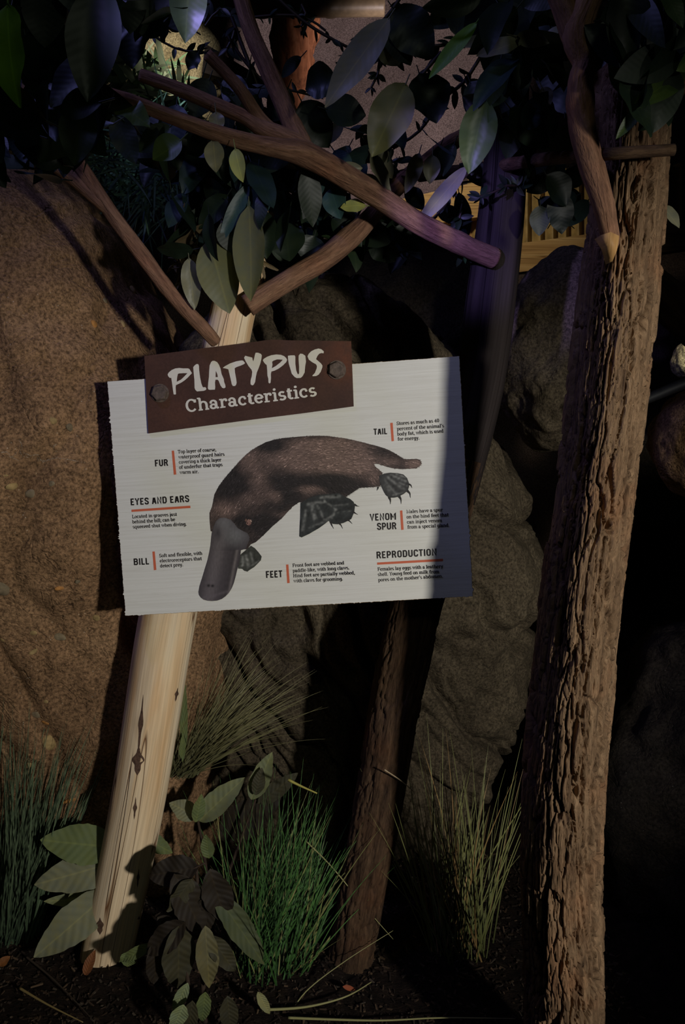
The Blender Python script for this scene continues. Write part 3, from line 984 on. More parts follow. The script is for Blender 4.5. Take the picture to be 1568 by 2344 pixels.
# P
polyfill(mb, [[(385, 525), (400, 498), (440, 465), (490, 443), (545, 436), (600, 442), (665, 442), (685, 450), (721, 508), (690, 540), (660, 572), (620, 607), (575, 637), (525, 662), (500, 672), (496, 700), (500, 798), (488, 804), (468, 800), (458, 740), (448, 660), (435, 574), (412, 572), (392, 550)],
              [(510, 627), (570, 597), (620, 548), (658, 508), (600, 508), (545, 512), (527, 518), (517, 560)]], WL, PW, ZA)
# L
polyfill(mb, [[(738, 425), (760, 398), (785, 382), (808, 384), (817, 408), (820, 470), (832, 560), (850, 650), (868, 698), (880, 704), (905, 700), (918, 718), (915, 738), (885, 752), (830, 756), (790, 760), (765, 735), (757, 710), (754, 600), (744, 500)]], WL, PW, ZA)
# A
polyfill(mb, [[(940, 715), (945, 640), (955, 560), (958, 480), (965, 400), (985, 355), (1005, 338), (1035, 338), (1070, 358), (1095, 395), (1115, 445), (1130, 520), (1160, 590), (1165, 630), (1183, 680), (1184, 705), (1165, 717), (1140, 712), (1115, 680), (1090, 615), (1075, 598), (1045, 598), (1038, 640), (1042, 700), (1038, 735), (970, 738), (950, 735)],
              [(1050, 475), (1046, 562), (1078, 562), (1070, 520)]], WL, PW, ZA)
# T
polyfill(mb, [[(1145, 437), (1175, 412), (1250, 372), (1330, 345), (1405, 332), (1428, 336), (1455, 370), (1430, 388), (1390, 405), (1340, 422), (1310, 440), (1315, 500), (1330, 580), (1337, 640), (1330, 668), (1315, 685), (1285, 685), (1270, 660), (1255, 590), (1238, 520), (1222, 455), (1190, 444)]], WL, PW, ZA)
# Y
polyfill(mb, [[(-8, 296), (8, 268), (55, 280), (105, 293), (112, 325), (121, 347), (130, 310), (140, 262), (152, 226), (185, 226), (225, 242), (238, 262), (232, 310), (218, 370), (195, 435), (168, 500), (155, 560), (145, 630), (125, 668), (105, 677), (82, 662), (82, 610), (98, 550), (105, 490), (95, 460), (55, 412), (15, 345)]], WL, PW, ZB)
# P
polyfill(mb, [[(252, 330), (262, 312), (310, 282), (370, 260), (440, 250), (500, 255), (545, 272), (575, 300), (586, 325), (575, 355), (530, 400), (470, 445), (410, 475), (370, 485), (362, 520), (364, 580), (358, 640), (345, 650), (330, 640), (326, 580), (315, 540), (312, 470), (305, 395), (285, 380), (265, 355)],
              [(375, 440), (430, 410), (490, 362), (528, 322), (450, 318), (400, 335), (380, 350), (385, 390)]], WL, PW, ZB)
# U
polyfill(mb, [[(597, 268), (640, 262), (690, 262), (700, 280), (700, 380), (712, 470), (730, 515), (740, 526), (752, 510), (752, 420), (745, 320), (746, 265), (768, 238), (800, 242), (838, 268), (847, 350), (835, 420), (828, 500), (800, 550), (775, 573), (720, 576), (690, 560), (650, 515), (635, 460), (610, 380), (600, 320)]], WL, PW, ZB)
# S
polyfill(mb, [[(868, 275), (885, 240), (920, 205), (970, 180), (1020, 168), (1060, 178), (1093, 208), (1090, 235), (1060, 230), (1030, 240), (1005, 270), (985, 315), (1010, 335), (1050, 370), (1075, 402), (1072, 430), (1050, 490), (1020, 530), (985, 548), (935, 550), (940, 535), (970, 505), (995, 440), (998, 410), (985, 385), (930, 355), (885, 320)]], WL, PW, ZB)
o = mb.build('title_lettering', M_cream, plate, False)
mb = MB()
text_line(mb, 'Characteristics', (426.3, 943.5), (725.8, 906.0), 19.6, 0.29, 0.2, WL, 'slab', PW, 0.035)
mb.build('subtitle_lettering', M_cream, plate, False)
# -- hex bolts
M_bolt = mat_flat('weathered_bolt', s2l(98, 84, 76), 0.6, 0.4, 120, 0.35, 0.4, 0.3)
for (bx, by, rot) in ((366.5, 900, 8), (771, 847, 22)):
    mb = MB()
    u0 = S(bx, by, PW)
    rb = 18.8 * SMPP
    tube(mb, [Vector((u0[0], u0[1], PW)), Vector((u0[0], u0[1], PW + 0.003))], [rb * 1.12] * 2, 28)
    rings = []
    for w_, k in ((PW + 0.003, 1.0), (PW + 0.010, 1.0), (PW + 0.0122, 0.88)):
        rings.append([mb.vert((u0[0] + rb * k * math.cos(R(rot + 60 * i)), u0[1] + rb * k * math.sin(R(rot + 60 * i)), w_)) for i in range(6)])
    for a, b in zip(rings, rings[1:]):
        for i in range(6):
            mb.face((a[i], a[(i + 1) % 6], b[(i + 1) % 6], b[i]))
    mb.face(rings[-1])
    o = mb.build('bolt', M_bolt, plate, False)

# -- the printed animal: flat ink on the board, hair by hair
def ZP(X, Y): return (440 + X / 2.6133, 940 + Y / 2.6133)
M_print = mat_vc('animal_print', 0.6, 0.25)
BODY = [(103, 612), (118, 575), (133, 500), (160, 450), (190, 410), (215, 380), (250, 340), (280, 305), (315, 270), (350, 240), (395, 212), (440, 190), (490, 174), (540, 165), (600, 159), (650, 155), (710, 151), (760, 150), (810, 152), (860, 158), (910, 165), (960, 175), (1010, 187), (1060, 200), (1100, 210), (1150, 225), (1190, 243), (1220, 260), (1245, 277), (1270, 290), (1305, 290), (1340, 288), (1362, 294), (1371, 310), (1366, 328), (1340, 345), (1300, 348), (1250, 349), (1210, 346), (1180, 340), (1140, 328), (1110, 318), (1085, 318), (1095, 335), (1115, 352), (1138, 372), (1134, 410), (1125, 452), (1090, 456), (1060, 458), (1000, 462), (960, 490), (915, 518), (870, 522), (830, 520), (770, 505), (730, 520), (700, 535), (660, 548), (640, 548), (600, 575), (570, 607), (540, 640), (510, 667), (480, 692), (430, 742), (380, 787), (350, 800), (330, 830), (290, 830), (200, 760), (110, 720), (104, 660)]
BROWN = [(900, 260, 240, 70, 1.0), (560, 285, 120, 50, .8), (330, 300, 60, 70, .7), (400, 430, 60, 110, .6), (495, 510, 45, 40, .8), (705, 470, 80, 26, 1.1), (820, 205, 160, 40, .7), (1000, 330, 90, 60, .9), (840, 350, 110, 30, .9), (1330, 318, 45, 26, 1.2), (195, 600, 70, 45, .9), (320, 540, 40, 50, .5), (1090, 400, 40, 40, .6), (650, 200, 120, 30, .55), (560, 620, 40, 20, .5), (1180, 310, 60, 20, .6), (640, 340, 110, 50, .5)]
DARK = [(500, 210, 80, 50, .5), (1110, 250, 90, 50, .5), (840, 430, 160, 60, .5), (560, 470, 120, 110, .35), (250, 430, 90, 90, .35), (430, 680, 70, 60, .5), (290, 660, 40, 30, .7)]
def furcol(X, Y, r):
    b = sum(k * math.exp(-((X - x) / a) ** 2 - ((Y - y) / c) ** 2) for x, y, a, c, k in BROWN)
    d = sum(k * math.exp(-((X - x) / a) ** 2 - ((Y - y) / c) ** 2) for x, y, a, c, k in DARK)
    b = max(0, min(1.25, b - d + 0.2 * noise.noise(Vector((X * 0.014, Y * 0.02, 2))) + 0.16))
    c = lerp((0.027, 0.022, 0.022), (0.180, 0.120, 0.102), min(1, b))
    k = math.exp(r.gauss(0, 0.48))
    if r.random() < 0.14 * b: k *= 1.8
    return tuple(q * k for q in c)
def flow(X, Y):
    if X < 300:
        a = -75 + (X - 100) * 0.12 if Y > 350 else -50
    elif X < 700:
        a = -48 + (X - 300) * 0.10
    else:
        a = -2 + (X - 700) * 0.035
    if Y > 380 and X > 600: a += 35
    return R(a)
rs = random.Random(21)
def inside(poly, x, y):
    c = False
    n = len(poly)
    for i in range(n):
        x1, y1 = poly[i]; x2, y2 = poly[(i + 1) % n]
        if (y1 > y) != (y2 > y) and x < (x2 - x1) * (y - y1) / (y2 - y1) + x1:
            c = not c
    return c
def cell_fill(mb, poly, step, colf, w):
    """fills an outline with small coloured cells plus an exact rim"""
    xs = [p[0] for p in poly]; ys = [p[1] for p in poly]
    P3 = [[Vector((*S(*ZP(*p)), 0)) for p in poly]]
    ids = [mb.vert((p.x, p.y, w - 0.00004), colf(*q)) for p, q in zip(P3[0], poly)]
    for tri in tessellate_polygon(P3):
        a, b, c = [P3[0][k] for k in tri]
        mb.face([ids[k] for k in (tri if (b - a).cross(c - a).z > 0 else tri[::-1])])
    grid = {}
    nx = int((max(xs) - min(xs)) / step) + 1; ny = int((max(ys) - min(ys)) / step) + 1
    ins = {}
    for i in range(nx + 1):
        for j in range(ny + 1):
            X, Y = min(xs) + i * step, min(ys) + j * step
            ins[i, j] = inside(poly, X, Y)
    for i in range(nx):
        for j in range(ny):
            if ins[i, j] and ins[i + 1, j] and ins[i + 1, j + 1] and ins[i, j + 1]:
                f = []
                for a, b in ((i, j + 1), (i + 1, j + 1), (i + 1, j), (i, j)):
                    if (a, b) not in grid:
                        X, Y = min(xs) + a * step, min(ys) + b * step
                        grid[a, b] = mb.vert((*S(*ZP(X, Y)), w), colf(X, Y))
                    f.append(grid[a, b])
                mb.face(f)
mb = MB()
class _Z:                              # base coat without random strands
    def gauss(s, a, b): return 0
    def random(s): return 1
cell_fill(mb, BODY, 9, lambda X, Y: furcol(X, Y, _Z()), 0.0003)
cnt = 0
while cnt < 9000:
    X, Y = rs.uniform(100, 1375), rs.uniform(148, 832)
    if not inside(BODY, X, Y):
        continue
    cnt += 1
    a = flow(X, Y) + rs.gauss(0, 0.22)
    L, W = rs.uniform(12, 30), rs.uniform(0.9, 2.1)
    dx, dy = math.cos(a), math.sin(a)
    c = furcol(X, Y, rs)
    bend = rs.uniform(-3, 3)
    ex, ey = X + dx * L - dy * bend, Y + dy * L + dx * bend
    if not inside(BODY, ex, ey):
        k = 0.35
        ex, ey = X + dx * L * k, Y + dy * L * k
    w_ = 0.00036 + 0.0003 * rs.random()
    p = [mb.vert((*S(*ZP(X - dy * W, Y + dx * W)), w_), c), mb.vert((*S(*ZP(X + dy * W, Y - dx * W)), w_), c), mb.vert((*S(*ZP(ex, ey)), w_), c)]
    mb.face(p)
# short hairs over the rim
for i in range(3, len(BODY) - 18):
    a, b = BODY[i], BODY[i + 1]
    for k in range(7):
        t_ = rs.random()
        X, Y = a[0] + (b[0] - a[0]) * t_, a[1] + (b[1] - a[1]) * t_
        an = flow(X, Y) + rs.gauss(0, 0.35)
        dx, dy = math.cos(an), math.sin(an)
        L = rs.uniform(4, 10)
        c = furcol(X, Y, rs)
        mb.face([mb.vert((*S(*ZP(X - dy, Y + dx)), 0.0004), c), mb.vert((*S(*ZP(X + dy, Y - dx)), 0.0004), c), mb.vert((*S(*ZP(X + dx * L, Y + dy * L)), 0.0004), c)])
# ear opening and spur
for (X, Y, r_, c) in ((338, 668, 17, (0.27, 0.15, 0.12)), (350, 660, 8, (0.42, 0.28, 0.22)), (322, 655, 8, (0.16, 0.09, 0.07)), (345, 682, 7, (0.05, 0.03, 0.03)), (330, 672, 5, (0.04, 0.02, 0.02))):
    ring = [mb.vert((*S(*ZP(X + r_ * (0.8 + 0.25 * math.sin(3 * q)) * math.cos(q), Y + r_ * 1.1 * math.sin(q))), 0.0008), c) for q in [x * 0.449 for x in range(14)]]
    mb.face(ring[::-1])
animal = sobj(mb, 'platypus_print', M_print)
animal['label'] = 'printed picture of a brown platypus with grey bill and webbed feet'

BILL = [(165, 642), (195, 640), (230, 652), (252, 675), (272, 702), (300, 718), (330, 732), (342, 752), (342, 775), (330, 800), (322, 826), (292, 835), (287, 880), (278, 920), (270, 950), (262, 985), (250, 1030), (238, 1060), (220, 1090), (200, 1110), (178, 1126), (150, 1136), (120, 1139), (92, 1137), (68, 1130), (50, 1116), (41, 1102), (38, 1085), (44, 1050), (60, 1000), (75, 950), (92, 895), (102, 850), (110, 805), (114, 765), (118, 730), (128, 695), (142, 662)]
def billcol(X, Y):
    cx = 200 - (Y - 640) * 0.20
    u = (X - cx) / 95.0
    c = lerp((0.062, 0.052, 0.058), (0.135, 0.115, 0.122), math.exp(-((u + 0.05) / 0.45) ** 2))
    if Y < 840:
        k = math.exp(-((X - 260) / 70) ** 2 - ((Y - 745) / 60) ** 2) + 0.7 * math.exp(-((X - 190) / 50) ** 2 - ((Y - 670) / 40) ** 2)
        c = lerp(c, (0.155, 0.15, 0.155), min(1, k))
        k = math.exp(-((X - 155) / 20) ** 2 - ((Y - 735) / 40) ** 2) + 0.8 * math.exp(-((X - 235) / 60) ** 2 - ((Y - 835) / 22) ** 2)
        c = lerp(c, (0.045, 0.04, 0.045), min(1, 0.8 * k))
    rimx = 282 - (Y - 840) * 0.19
    if Y > 830:
        c = lerp(c, (0.21, 0.18, 0.175), 0.7 * math.exp(-((X - rimx + 14) / 9) ** 2))
        c = lerp(c, (0.05, 0.042, 0.045), 0.7 * math.exp(-((X - rimx + 32) / 10) ** 2))
    c = lerp(c, (0.13, 0.11, 0.12), 0.6 * math.exp(-((Y - 1105 + (X - 120) * 0.25) / 9) ** 2) * (1 if X > 60 else 0))
    for nx_, ny_ in ((98, 1046), (122, 1048)):
        c = lerp(c, (0.018, 0.016, 0.018), min(1, 1.2 * math.exp(-((X - nx_) / 9) ** 2 - ((Y - ny_) / 8) ** 2)))
    k = 1 + 0.18 * noise.noise(Vector((X * 0.12, Y * 0.05, 1)))
    return tuple(q * k for q in c)
mb = MB()
cell_fill(mb, BILL, 5, billcol, 0.0010)
mb.build('bill', M_print, animal, False)['label'] = 'grey leathery bill'

def foot(poly, streaks, claws, w, dark=(0.032, 0.034, 0.034)):
    mb = MB()
    def col(X, Y):
        k = 1 + 0.5 * noise.noise(Vector((X * 0.03, Y * 0.03, 4))) + 0.35 * noise.noise(Vector((X * 0.09, Y * 0.09, 1)))
        c = tuple(q * k for q in dark)
        for (x0, y0, x1, y1, wd, am) in streaks:
            dx, dy = x1 - x0, y1 - y0
            t_ = max(0, min(1, ((X - x0) * dx + (Y - y0) * dy) / (dx * dx + dy * dy)))
            d = math.hypot(X - x0 - dx * t_, Y - y0 - dy * t_)
            c = lerp(c, (0.34, 0.34, 0.32), min(1, am * 1.05) * math.exp(-(d / (wd * 1.35)) ** 2) * (0.5 + 0.75 * noise.noise(Vector((X * 0.06, Y * 0.06, 9)))))
        return c
    cell_fill(mb, poly, 5, col, w)
    for (pts, wd) in claws:
        for i in range(len(pts) - 1):
            (x0, y0), (x1, y1) = pts[i], pts[i + 1]
            L = math.hypot(x1 - x0, y1 - y0)
            nx_, ny_ = -(y1 - y0) / L, (x1 - x0) / L
            a, b = wd * (1 - i / (len(pts) - 1)), wd * (1 - (i + 1) / (len(pts) - 1)) + 0.6
            c = (0.03, 0.027, 0.026)
            mb.face([mb.vert((*S(*ZP(x, y)), w + 0.0001), c) for x, y in ((x0 + nx_ * a, y0 + ny_ * a), (x1 + nx_ * b, y1 + ny_ * b), (x1 - nx_ * b, y1 - ny_ * b), (x0 - nx_ * a, y0 - ny_ * a))])
    return mb.build('foot', M_print, animal, False)
foot([(648, 552), (700, 522), (760, 503), (820, 498), (880, 494), (912, 513), (945, 528), (966, 546), (974, 570), (970, 605), (952, 648), (930, 660), (902, 673), (870, 680), (845, 678), (828, 668), (815, 660), (790, 680), (760, 702), (720, 725), (700, 737), (655, 758), (641, 752), (643, 690), (646, 640)],
     [(690, 560, 790, 545, 6, .8), (680, 600, 660, 720, 7, .5), (715, 570, 735, 650, 9, .75), (745, 560, 790, 650, 6, .5), (770, 520, 880, 512, 6, .8), (860, 590, 835, 640, 5, .6), (790, 540, 860, 590, 4, .6), (840, 570, 930, 560, 4, .35), (870, 610, 950, 600, 4, .3), (700, 700, 815, 655, 5, .4), (850, 620, 800, 650, 5, .5)],
     [([(970, 560), (985, 570), (1000, 573)], 6), ([(960, 602), (976, 614), (992, 622)], 6), ([(922, 650), (942, 660), (958, 677)], 6), ([(874, 668), (890, 684), (901, 706)], 6), ([(828, 664), (836, 686), (847, 706)], 6)], 0.0010)
foot([(1118, 390), (1150, 376), (1185, 371), (1230, 374), (1262, 381), (1285, 402), (1296, 430), (1297, 455), (1290, 478), (1265, 498), (1232, 516), (1205, 521), (1178, 521), (1158, 505), (1146, 485), (1130, 450), (1120, 420)],
     [(1190, 385, 1275, 420, 6, .75), (1170, 400, 1265, 470, 6, .7), (1150, 410, 1220, 500, 5, .45), (1220, 378, 1280, 400, 4, .6), (1160, 450, 1180, 470, 12, .35), (1240, 430, 1285, 450, 4, .6), (1200, 505, 1260, 490, 4, .5)],
     [([(1294, 440), (1308, 445), (1315, 462)], 7), ([(1286, 478), (1302, 494), (1306, 522)], 8), ([(1238, 512), (1249, 530), (1250, 558)], 8), ([(1178, 516), (1186, 536), (1186, 560)], 8), ([(1112, 456), (1110, 468), (1104, 478)], 6)], 0.0010, (0.045, 0.044, 0.044))
foot([(288, 862), (320, 835), (352, 808), (375, 822), (398, 848), (416, 872), (411, 895), (392, 915), (372, 935), (345, 952), (331, 963), (312, 958), (300, 946), (275, 944), (278, 905)],
     [(300, 880, 300, 925, 8, .9), (322, 870, 335, 920, 7, .9), (350, 850, 365, 910, 5, .5), (330, 940, 400, 900, 4, .4)], [], 0.00095, (0.05, 0.052, 0.045))

# ------------------------------------------------------------------- posts
def obj_at(mb, name, mat, origin, parent=None):
    o = mb.build(name, mat)
    o.location = origin
    if parent:
        keep(o, parent)
    return o

# peeled pine log carrying the sign
YP = 2.005
pl = [(200, 2420, 124, YP + .02), (252, 2150, 128, YP + .015), (322, 1800, 131, YP), (384, 1410, 132, YP), (455, 1090, 116, YP), (528, 740, 100, YP), (556, 610, 97, YP), (580, 480, 94, YP)]
pts, rad = px_path(pl)
gz = pts[0]
pts2, rad2 = catmull(pts, rad, 0.012)
pine = empty('peeled_log', 'pale peeled pine log with cracks, holding up the white sign', 'log', G(244, 2185))
def dp(th, s, r, i):
    return r * (1 + 0.035 * noise.noise(Vector((math.cos(th) * 1.2, math.sin(th) * 1.2, s * 2.2))) + 0.012 * noise.noise(Vector((math.cos(th) * 6, math.sin(th) * 6, s * 5))))
mb = MB(); tube(mb, pts2, rad2, 56, dp, pine.location)
obj_at(mb, 'log', M_pine, pine.location, pine)

# dark knot and sap streaks on the peeled log
bpy.context.view_layer.update()
M_knot = mat_flat('dark_knot', s2l(92, 70, 58), 0.8, 0.2, 150, 0.5, 0.3)
pl_ob = [c for c in bpy.data.objects if c.name == 'log'][0]
for (kx, ky, kw_, kh, lean) in ((316, 1742, 13, 34, 2), (322, 1660, 5, 70, 6), (309, 1850, 4, 26, 2), (404, 1590, 4, 16, 3), (316, 2010, 3, 22, 2), (318, 2110, 5, 14, 0), (229, 2120, 9, 20, 0)):
    mb = MB()
    pts_, nn = [], None
    for i in range(25):
        t_ = i / 24 * 2 - 1
        wdt = kw_ * max(0.02, (1 - abs(t_)) ** 0.9) * (1 + 0.25 * math.sin(i * 0.6 + kx))
        row = []
        for sx in (-1, 0, 1):
            loc, nrm = hit(pl_ob, kx - lean * t_ + sx * wdt, ky + kh * t_)
            if loc is None: break
            row.append(mb.vert(loc + nrm * (0.0007 if sx == 0 else 0.0003) - pine.location))
        if len(row) == 3: pts_.append(row)
    for a, b in zip(pts_, pts_[1:]):
        for k in range(2):
            mb.face((a[k + 1], a[k], b[k], b[k + 1]))
    if pts_:
        obj_at(mb, 'knot', M_knot, pine.location, pine)

# furrowed bark
def bark_disp(seed, amp, R0, fs=1.0, facet=None):
    vor = noise.voronoi
    def f(th, s, r, i):
        c, q = math.cos(th) * R0, math.sin(th) * R0
        wx = 0.011 * noise.noise(Vector((c * 26, q * 26, s * 9 + seed))) + 0.004 * noise.noise(Vector((c * 90, q * 90, s * 28 + seed)))
        wz = 0.10 * noise.noise(Vector((c * 30 + 5, q * 30, s * 4 + seed)))
        d, pts_ = vor(Vector(((c + wx) * 42 * fs + seed, (q + wx) * 42 * fs, (s + wz) * 4.6)))
        e = d[1] - d[0]
        h = noise.cell(pts_[0] * 3.7)
        d2, p2_ = vor(Vector(((c + wx) * 105 * fs + seed, (q - wx) * 105 * fs, (s - wz) * 16.0)))
        e2 = d2[1] - d2[0]
        g = noise.noise(Vector((c * 210, q * 210, s * 40 + seed)))
        k = -amp * (1 - sstep(0.04, 0.13, e)) * (0.55 + 0.45 * noise.noise(Vector((c * 20, q * 20, s * 5 + seed + 3)))) * 1.4 - 0.30 * amp * (1 - sstep(0.0, 0.12, e2)) + 0.10 * amp * g + 0.22 * amp * (h - 0.5)
        big = 0.05 * r * noise.noise(Vector((c * 6, q * 6, s * 3 + seed)))
        rr_ = r
        if facet:
            ca = math.cos(th - R(109))
            lim = facet(s)
            if ca > 0.05:
                ef = r * lim / ca
                rr_ = -math.log(math.exp(-14) + math.exp(-14 * ef / r)) / 14 * r if ef < 3 * r else r
        return rr_ + k + big
    return f

# thick bark trunk
YT = 1.485
tl = [(1300, 2700, 212, YT), (1293, 2344, 206, YT), (1284, 1900, 206, YT), (1322, 1400, 200, YT), (1375, 1000, 188, YT), (1408, 700, 186, YT), (1434, 400, 166, YT), (1448, 150, 160, YT), (1456, -80, 156, YT), (1462, -300, 150, YT)]
pts, rad = px_path(tl)
pts2, rad2 = catmull(pts, rad, 0.0032)
big = empty('bark_tree', 'thick upright tree trunk with deeply furrowed brown bark', 'tree', Vector((pts[0].x, pts[0].y, 0)))
mb = MB(); tube(mb, pts2, rad2, 340, bark_disp(2.0, 0.019, 0.085, 1.0, lambda s: 0.70 + 0.18 * (1 - sstep(0.5, 1.25, s))), big.location)
obj_at(mb, 'trunk', M_bark, big.location, big)

# slimmer bark post passing behind the sign
YM = 2.03
ml = [(765, 2420, 118, 2.0), (800, 2205, 118, 2.0), (865, 1850, 120, 2.0), (900, 1640, 122, 2.01), (950, 1400, 124, 2.02), (1030, 1130, 120, 2.05), (1094, 880, 118, YM + .03), (1128, 650, 112, YM + .02), (1148, 480, 104, YM), (1158, 330, 92, YM), (1166, 180, 88, YM), (1172, -60, 84, YM), (1176, -200, 80, YM)]
pts, rad = px_path(ml)
pts2, rad2 = catmull(pts, rad, 0.006)
mid = empty('bark_post', 'leaning dark post passing behind the sign, furrowed bark low down, smooth above', 'post', Vector((pts[1].x, pts[1].y, 0)))
nlow = next(i for i, q in enumerate(pts2) if q.z > P(1035, 1090, 2.05).z)
bd = bark_disp(9.0, 0.008, 0.06)
mb = MB(); tube(mb, pts2[:nlow + 8], rad2[:nlow + 8], 100, bd, mid.location)
obj_at(mb, 'bark', M_bark2, mid.location, mid)
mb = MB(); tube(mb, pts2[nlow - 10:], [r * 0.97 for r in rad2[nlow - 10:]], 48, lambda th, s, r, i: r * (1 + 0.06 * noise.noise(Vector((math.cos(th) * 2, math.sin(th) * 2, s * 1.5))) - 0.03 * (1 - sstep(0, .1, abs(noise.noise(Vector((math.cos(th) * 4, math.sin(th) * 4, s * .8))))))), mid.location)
M_smooth = mat_wood('shaded_grey_weathered_wood', s2l(30, 26, 26), s2l(42, 37, 37), s2l(54, 48, 48), s2l(15, 12, 12), 22, 1.0, 0.8)  # grey wood darkened all over to stand in for shadow on the post
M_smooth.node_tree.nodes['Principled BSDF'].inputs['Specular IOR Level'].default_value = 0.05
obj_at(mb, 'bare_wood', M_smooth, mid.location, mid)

# ---------------------------------------------------------------- branches
def branch(name, plist, parent, mat=M_branch, seg=16, seed=0, knob=0.05, extra=None, label=None):
    mb = MB()
    for k, pl_ in enumerate([plist] + (extra or [])):
        pts, rad = px_path(pl_)
        p2, r2 = catmull(pts, rad, 0.010)
        tube(mb, p2, r2, seg, lambda th, s, r, i: r * (1 + knob * 1.6 * fbm((math.cos(th) * 1.1 + seed, math.sin(th) * 1.1, s * 9 + k), 3) + knob * (1 if noise.noise(Vector((seed, k, s * 14))) > 0.45 else 0)), parent.location)
    o = obj_at(mb, name, mat, parent.location, parent)
    if label: o['label'] = label
    return o

br_main = branch('branch', [(1132, 592, 46, 1.98), (1060, 560, 46, 1.94), (960, 512, 47, 1.90), (850, 440, 50, 1.85), (760, 385, 54, 1.80), (690, 350, 54, 1.76), (640, 340, 42, 1.74), (580, 328, 38, 1.73), (500, 306, 35, 1.70), (400, 270, 31, 1.66), (300, 232, 29, 1.62), (200, 200, 24, 1.58), (90, 172, 16, 1.54), (10, 150, 12, 1.5)], mid, seed=1,
    extra=[[(720, 362, 46, 1.775), (670, 325, 44, 1.77), (605, 296, 40, 1.77), (560, 268, 32, 1.77), (500, 243, 30, 1.77), (420, 208, 30, 1.77), (322, 172, 27, 1.77)],
           [(625, 305, 36, 1.775), (592, 270, 32, 1.77), (555, 212, 27, 1.75), (515, 165, 25, 1.74), (474, 124, 25, 1.73)],
           [(700, 355, 46, 1.77), (676, 300, 44, 1.79), (650, 240, 42, 1.8), (614, 160, 38, 1.81), (578, 80, 36, 1.82), (553, 0, 34, 1.83), (530, -90, 32, 1.84)]])
br_left = branch('branch', [(494, 784, 27, 1.90), (470, 756, 31, 1.885), (400, 682, 33, 1.875), (330, 590, 34, 1.87), (260, 495, 33, 1.86), (200, 405, 32, 1.85), (150, 330, 28, 1.84), (88, 245, 20, 1.83), (40, 190, 14, 1.82)], pine, seed=5,
    extra=[[(262, 492, 26, 1.86), (235, 468, 29, 1.855), (170, 412, 29, 1.85), (100, 362, 27, 1.84), (40, 315, 25, 1.83), (-20, 275, 22, 1.82), (-90, 230, 20, 1.8)]])
br_right = branch('branch', [(566, 700, 50, 1.925), (610, 672, 47, 1.93), (680, 630, 46, 1.94), (745, 590, 48, 1.96), (800, 545, 50, 1.98), (850, 495, 40, 2.0), (905, 430, 38, 2.02), (960, 385, 36, 2.05), (1030, 330, 34, 2.1), (1100, 290, 30, 2.15)], pine, seed=8, knob=0.07)
YB = 1.40
br_gnarl = branch('branch', [(1406, 568, 34, 1.435), (1396, 530, 42, 1.42), (1384, 470, 48, YB), (1362, 400, 50, YB), (1340, 320, 54, YB), (1330, 260, 56, YB), (1328, 190, 56, YB), (1338, 145, 54, YB), (1322, 85, 66, YB), (1340, 20, 60, YB), (1372, -60, 56, YB), (1390, -140, 54, YB)], big, seed=12, knob=0.10,
    extra=[[(1326, 110, 50, YB), (1300, 40, 48, YB), (1270, -40, 46, YB), (1240, -120, 40, YB)]])
br_bar = branch('branch', [(1543, 343, 25, 1.375), (1480, 347, 25, 1.375), (1400, 352, 26, 1.38), (1320, 358, 27, 1.52), (1220, 368, 28, 1.8), (1100, 386, 28, 2.12), (960, 402, 26, 2.25)], big, mat=M_bark2, seed=15, label='dark straight branch crossing in front of the trunk')
br_up = branch('branch', [(1506, 290, 32, 1.46), (1524, 245, 36, 1.44), (1560, 190, 38, 1.41), (1620, 110, 36, 1.38), (1690, 30, 34, 1.35)], big, seed=17)
# pale split where the gnarled branch meets the trunk
mb = MB()
w0 = [P(1376, 538, 1.395), P(1398, 531, 1.384), P(1418, 540, 1.387), P(1412, 574, 1.392), P(1402, 598, 1.394), P(1392, 562, 1.391)]
w1 = [q + Vector((0.0, 0.035, 0)) for q in w0]
ia = [mb.vert(q - big.location, uv=(q.x, q.z)) for q in w0]; ib = [mb.vert(q - big.location, uv=(q.x, q.z)) for q in w1]
mb.face(ia[::-1]); mb.face(ib)
for i in range(6):
    mb.face((ia[i], ia[(i + 1) % 6], ib[(i + 1) % 6], ib[i]))
o = obj_at(mb, 'split_wood', M_cut, big.location, big)
o['label'] = 'pale splintered wood at the branch joint'

# ----------------------------------------------------------------- foliage
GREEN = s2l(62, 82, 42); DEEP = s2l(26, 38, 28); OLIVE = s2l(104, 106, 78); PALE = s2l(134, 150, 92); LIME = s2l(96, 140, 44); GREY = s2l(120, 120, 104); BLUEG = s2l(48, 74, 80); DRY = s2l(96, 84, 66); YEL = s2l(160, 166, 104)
rl = random.Random(77)
def rnd_n(tilt=0.6):
    return Vector((rl.gauss(0, tilt), -1.0, rl.gauss(0.15, tilt)))
def add_leaf(mb, par, bx, by, tx, ty, wpx, Y, col, n=None, fold=0.2, curl=0.1, dY=0.0, **kw):
    b, t_ = P(bx, by, Y), P(tx, ty, Y + dY)
    o = par.location
    k = rl.uniform(0.85, 1.15)
    leaf(mb, b - o, t_ - o, wpx * mpp(Y), n or rnd_n(0.25), fold, curl, tuple(q * k for q in col), wave=kw.pop('wave', 0.02), **kw)
    # leaf stalk
    d = (b - t_).normalized()
    p0 = b - o - d * 0.004
    tube(mb, [p0, p0 + d * 0.02 + Vector((0, 0, .003))], [0.0014, 0.0011], 5, color=tuple(q * 0.7 for q in col), cap=False)

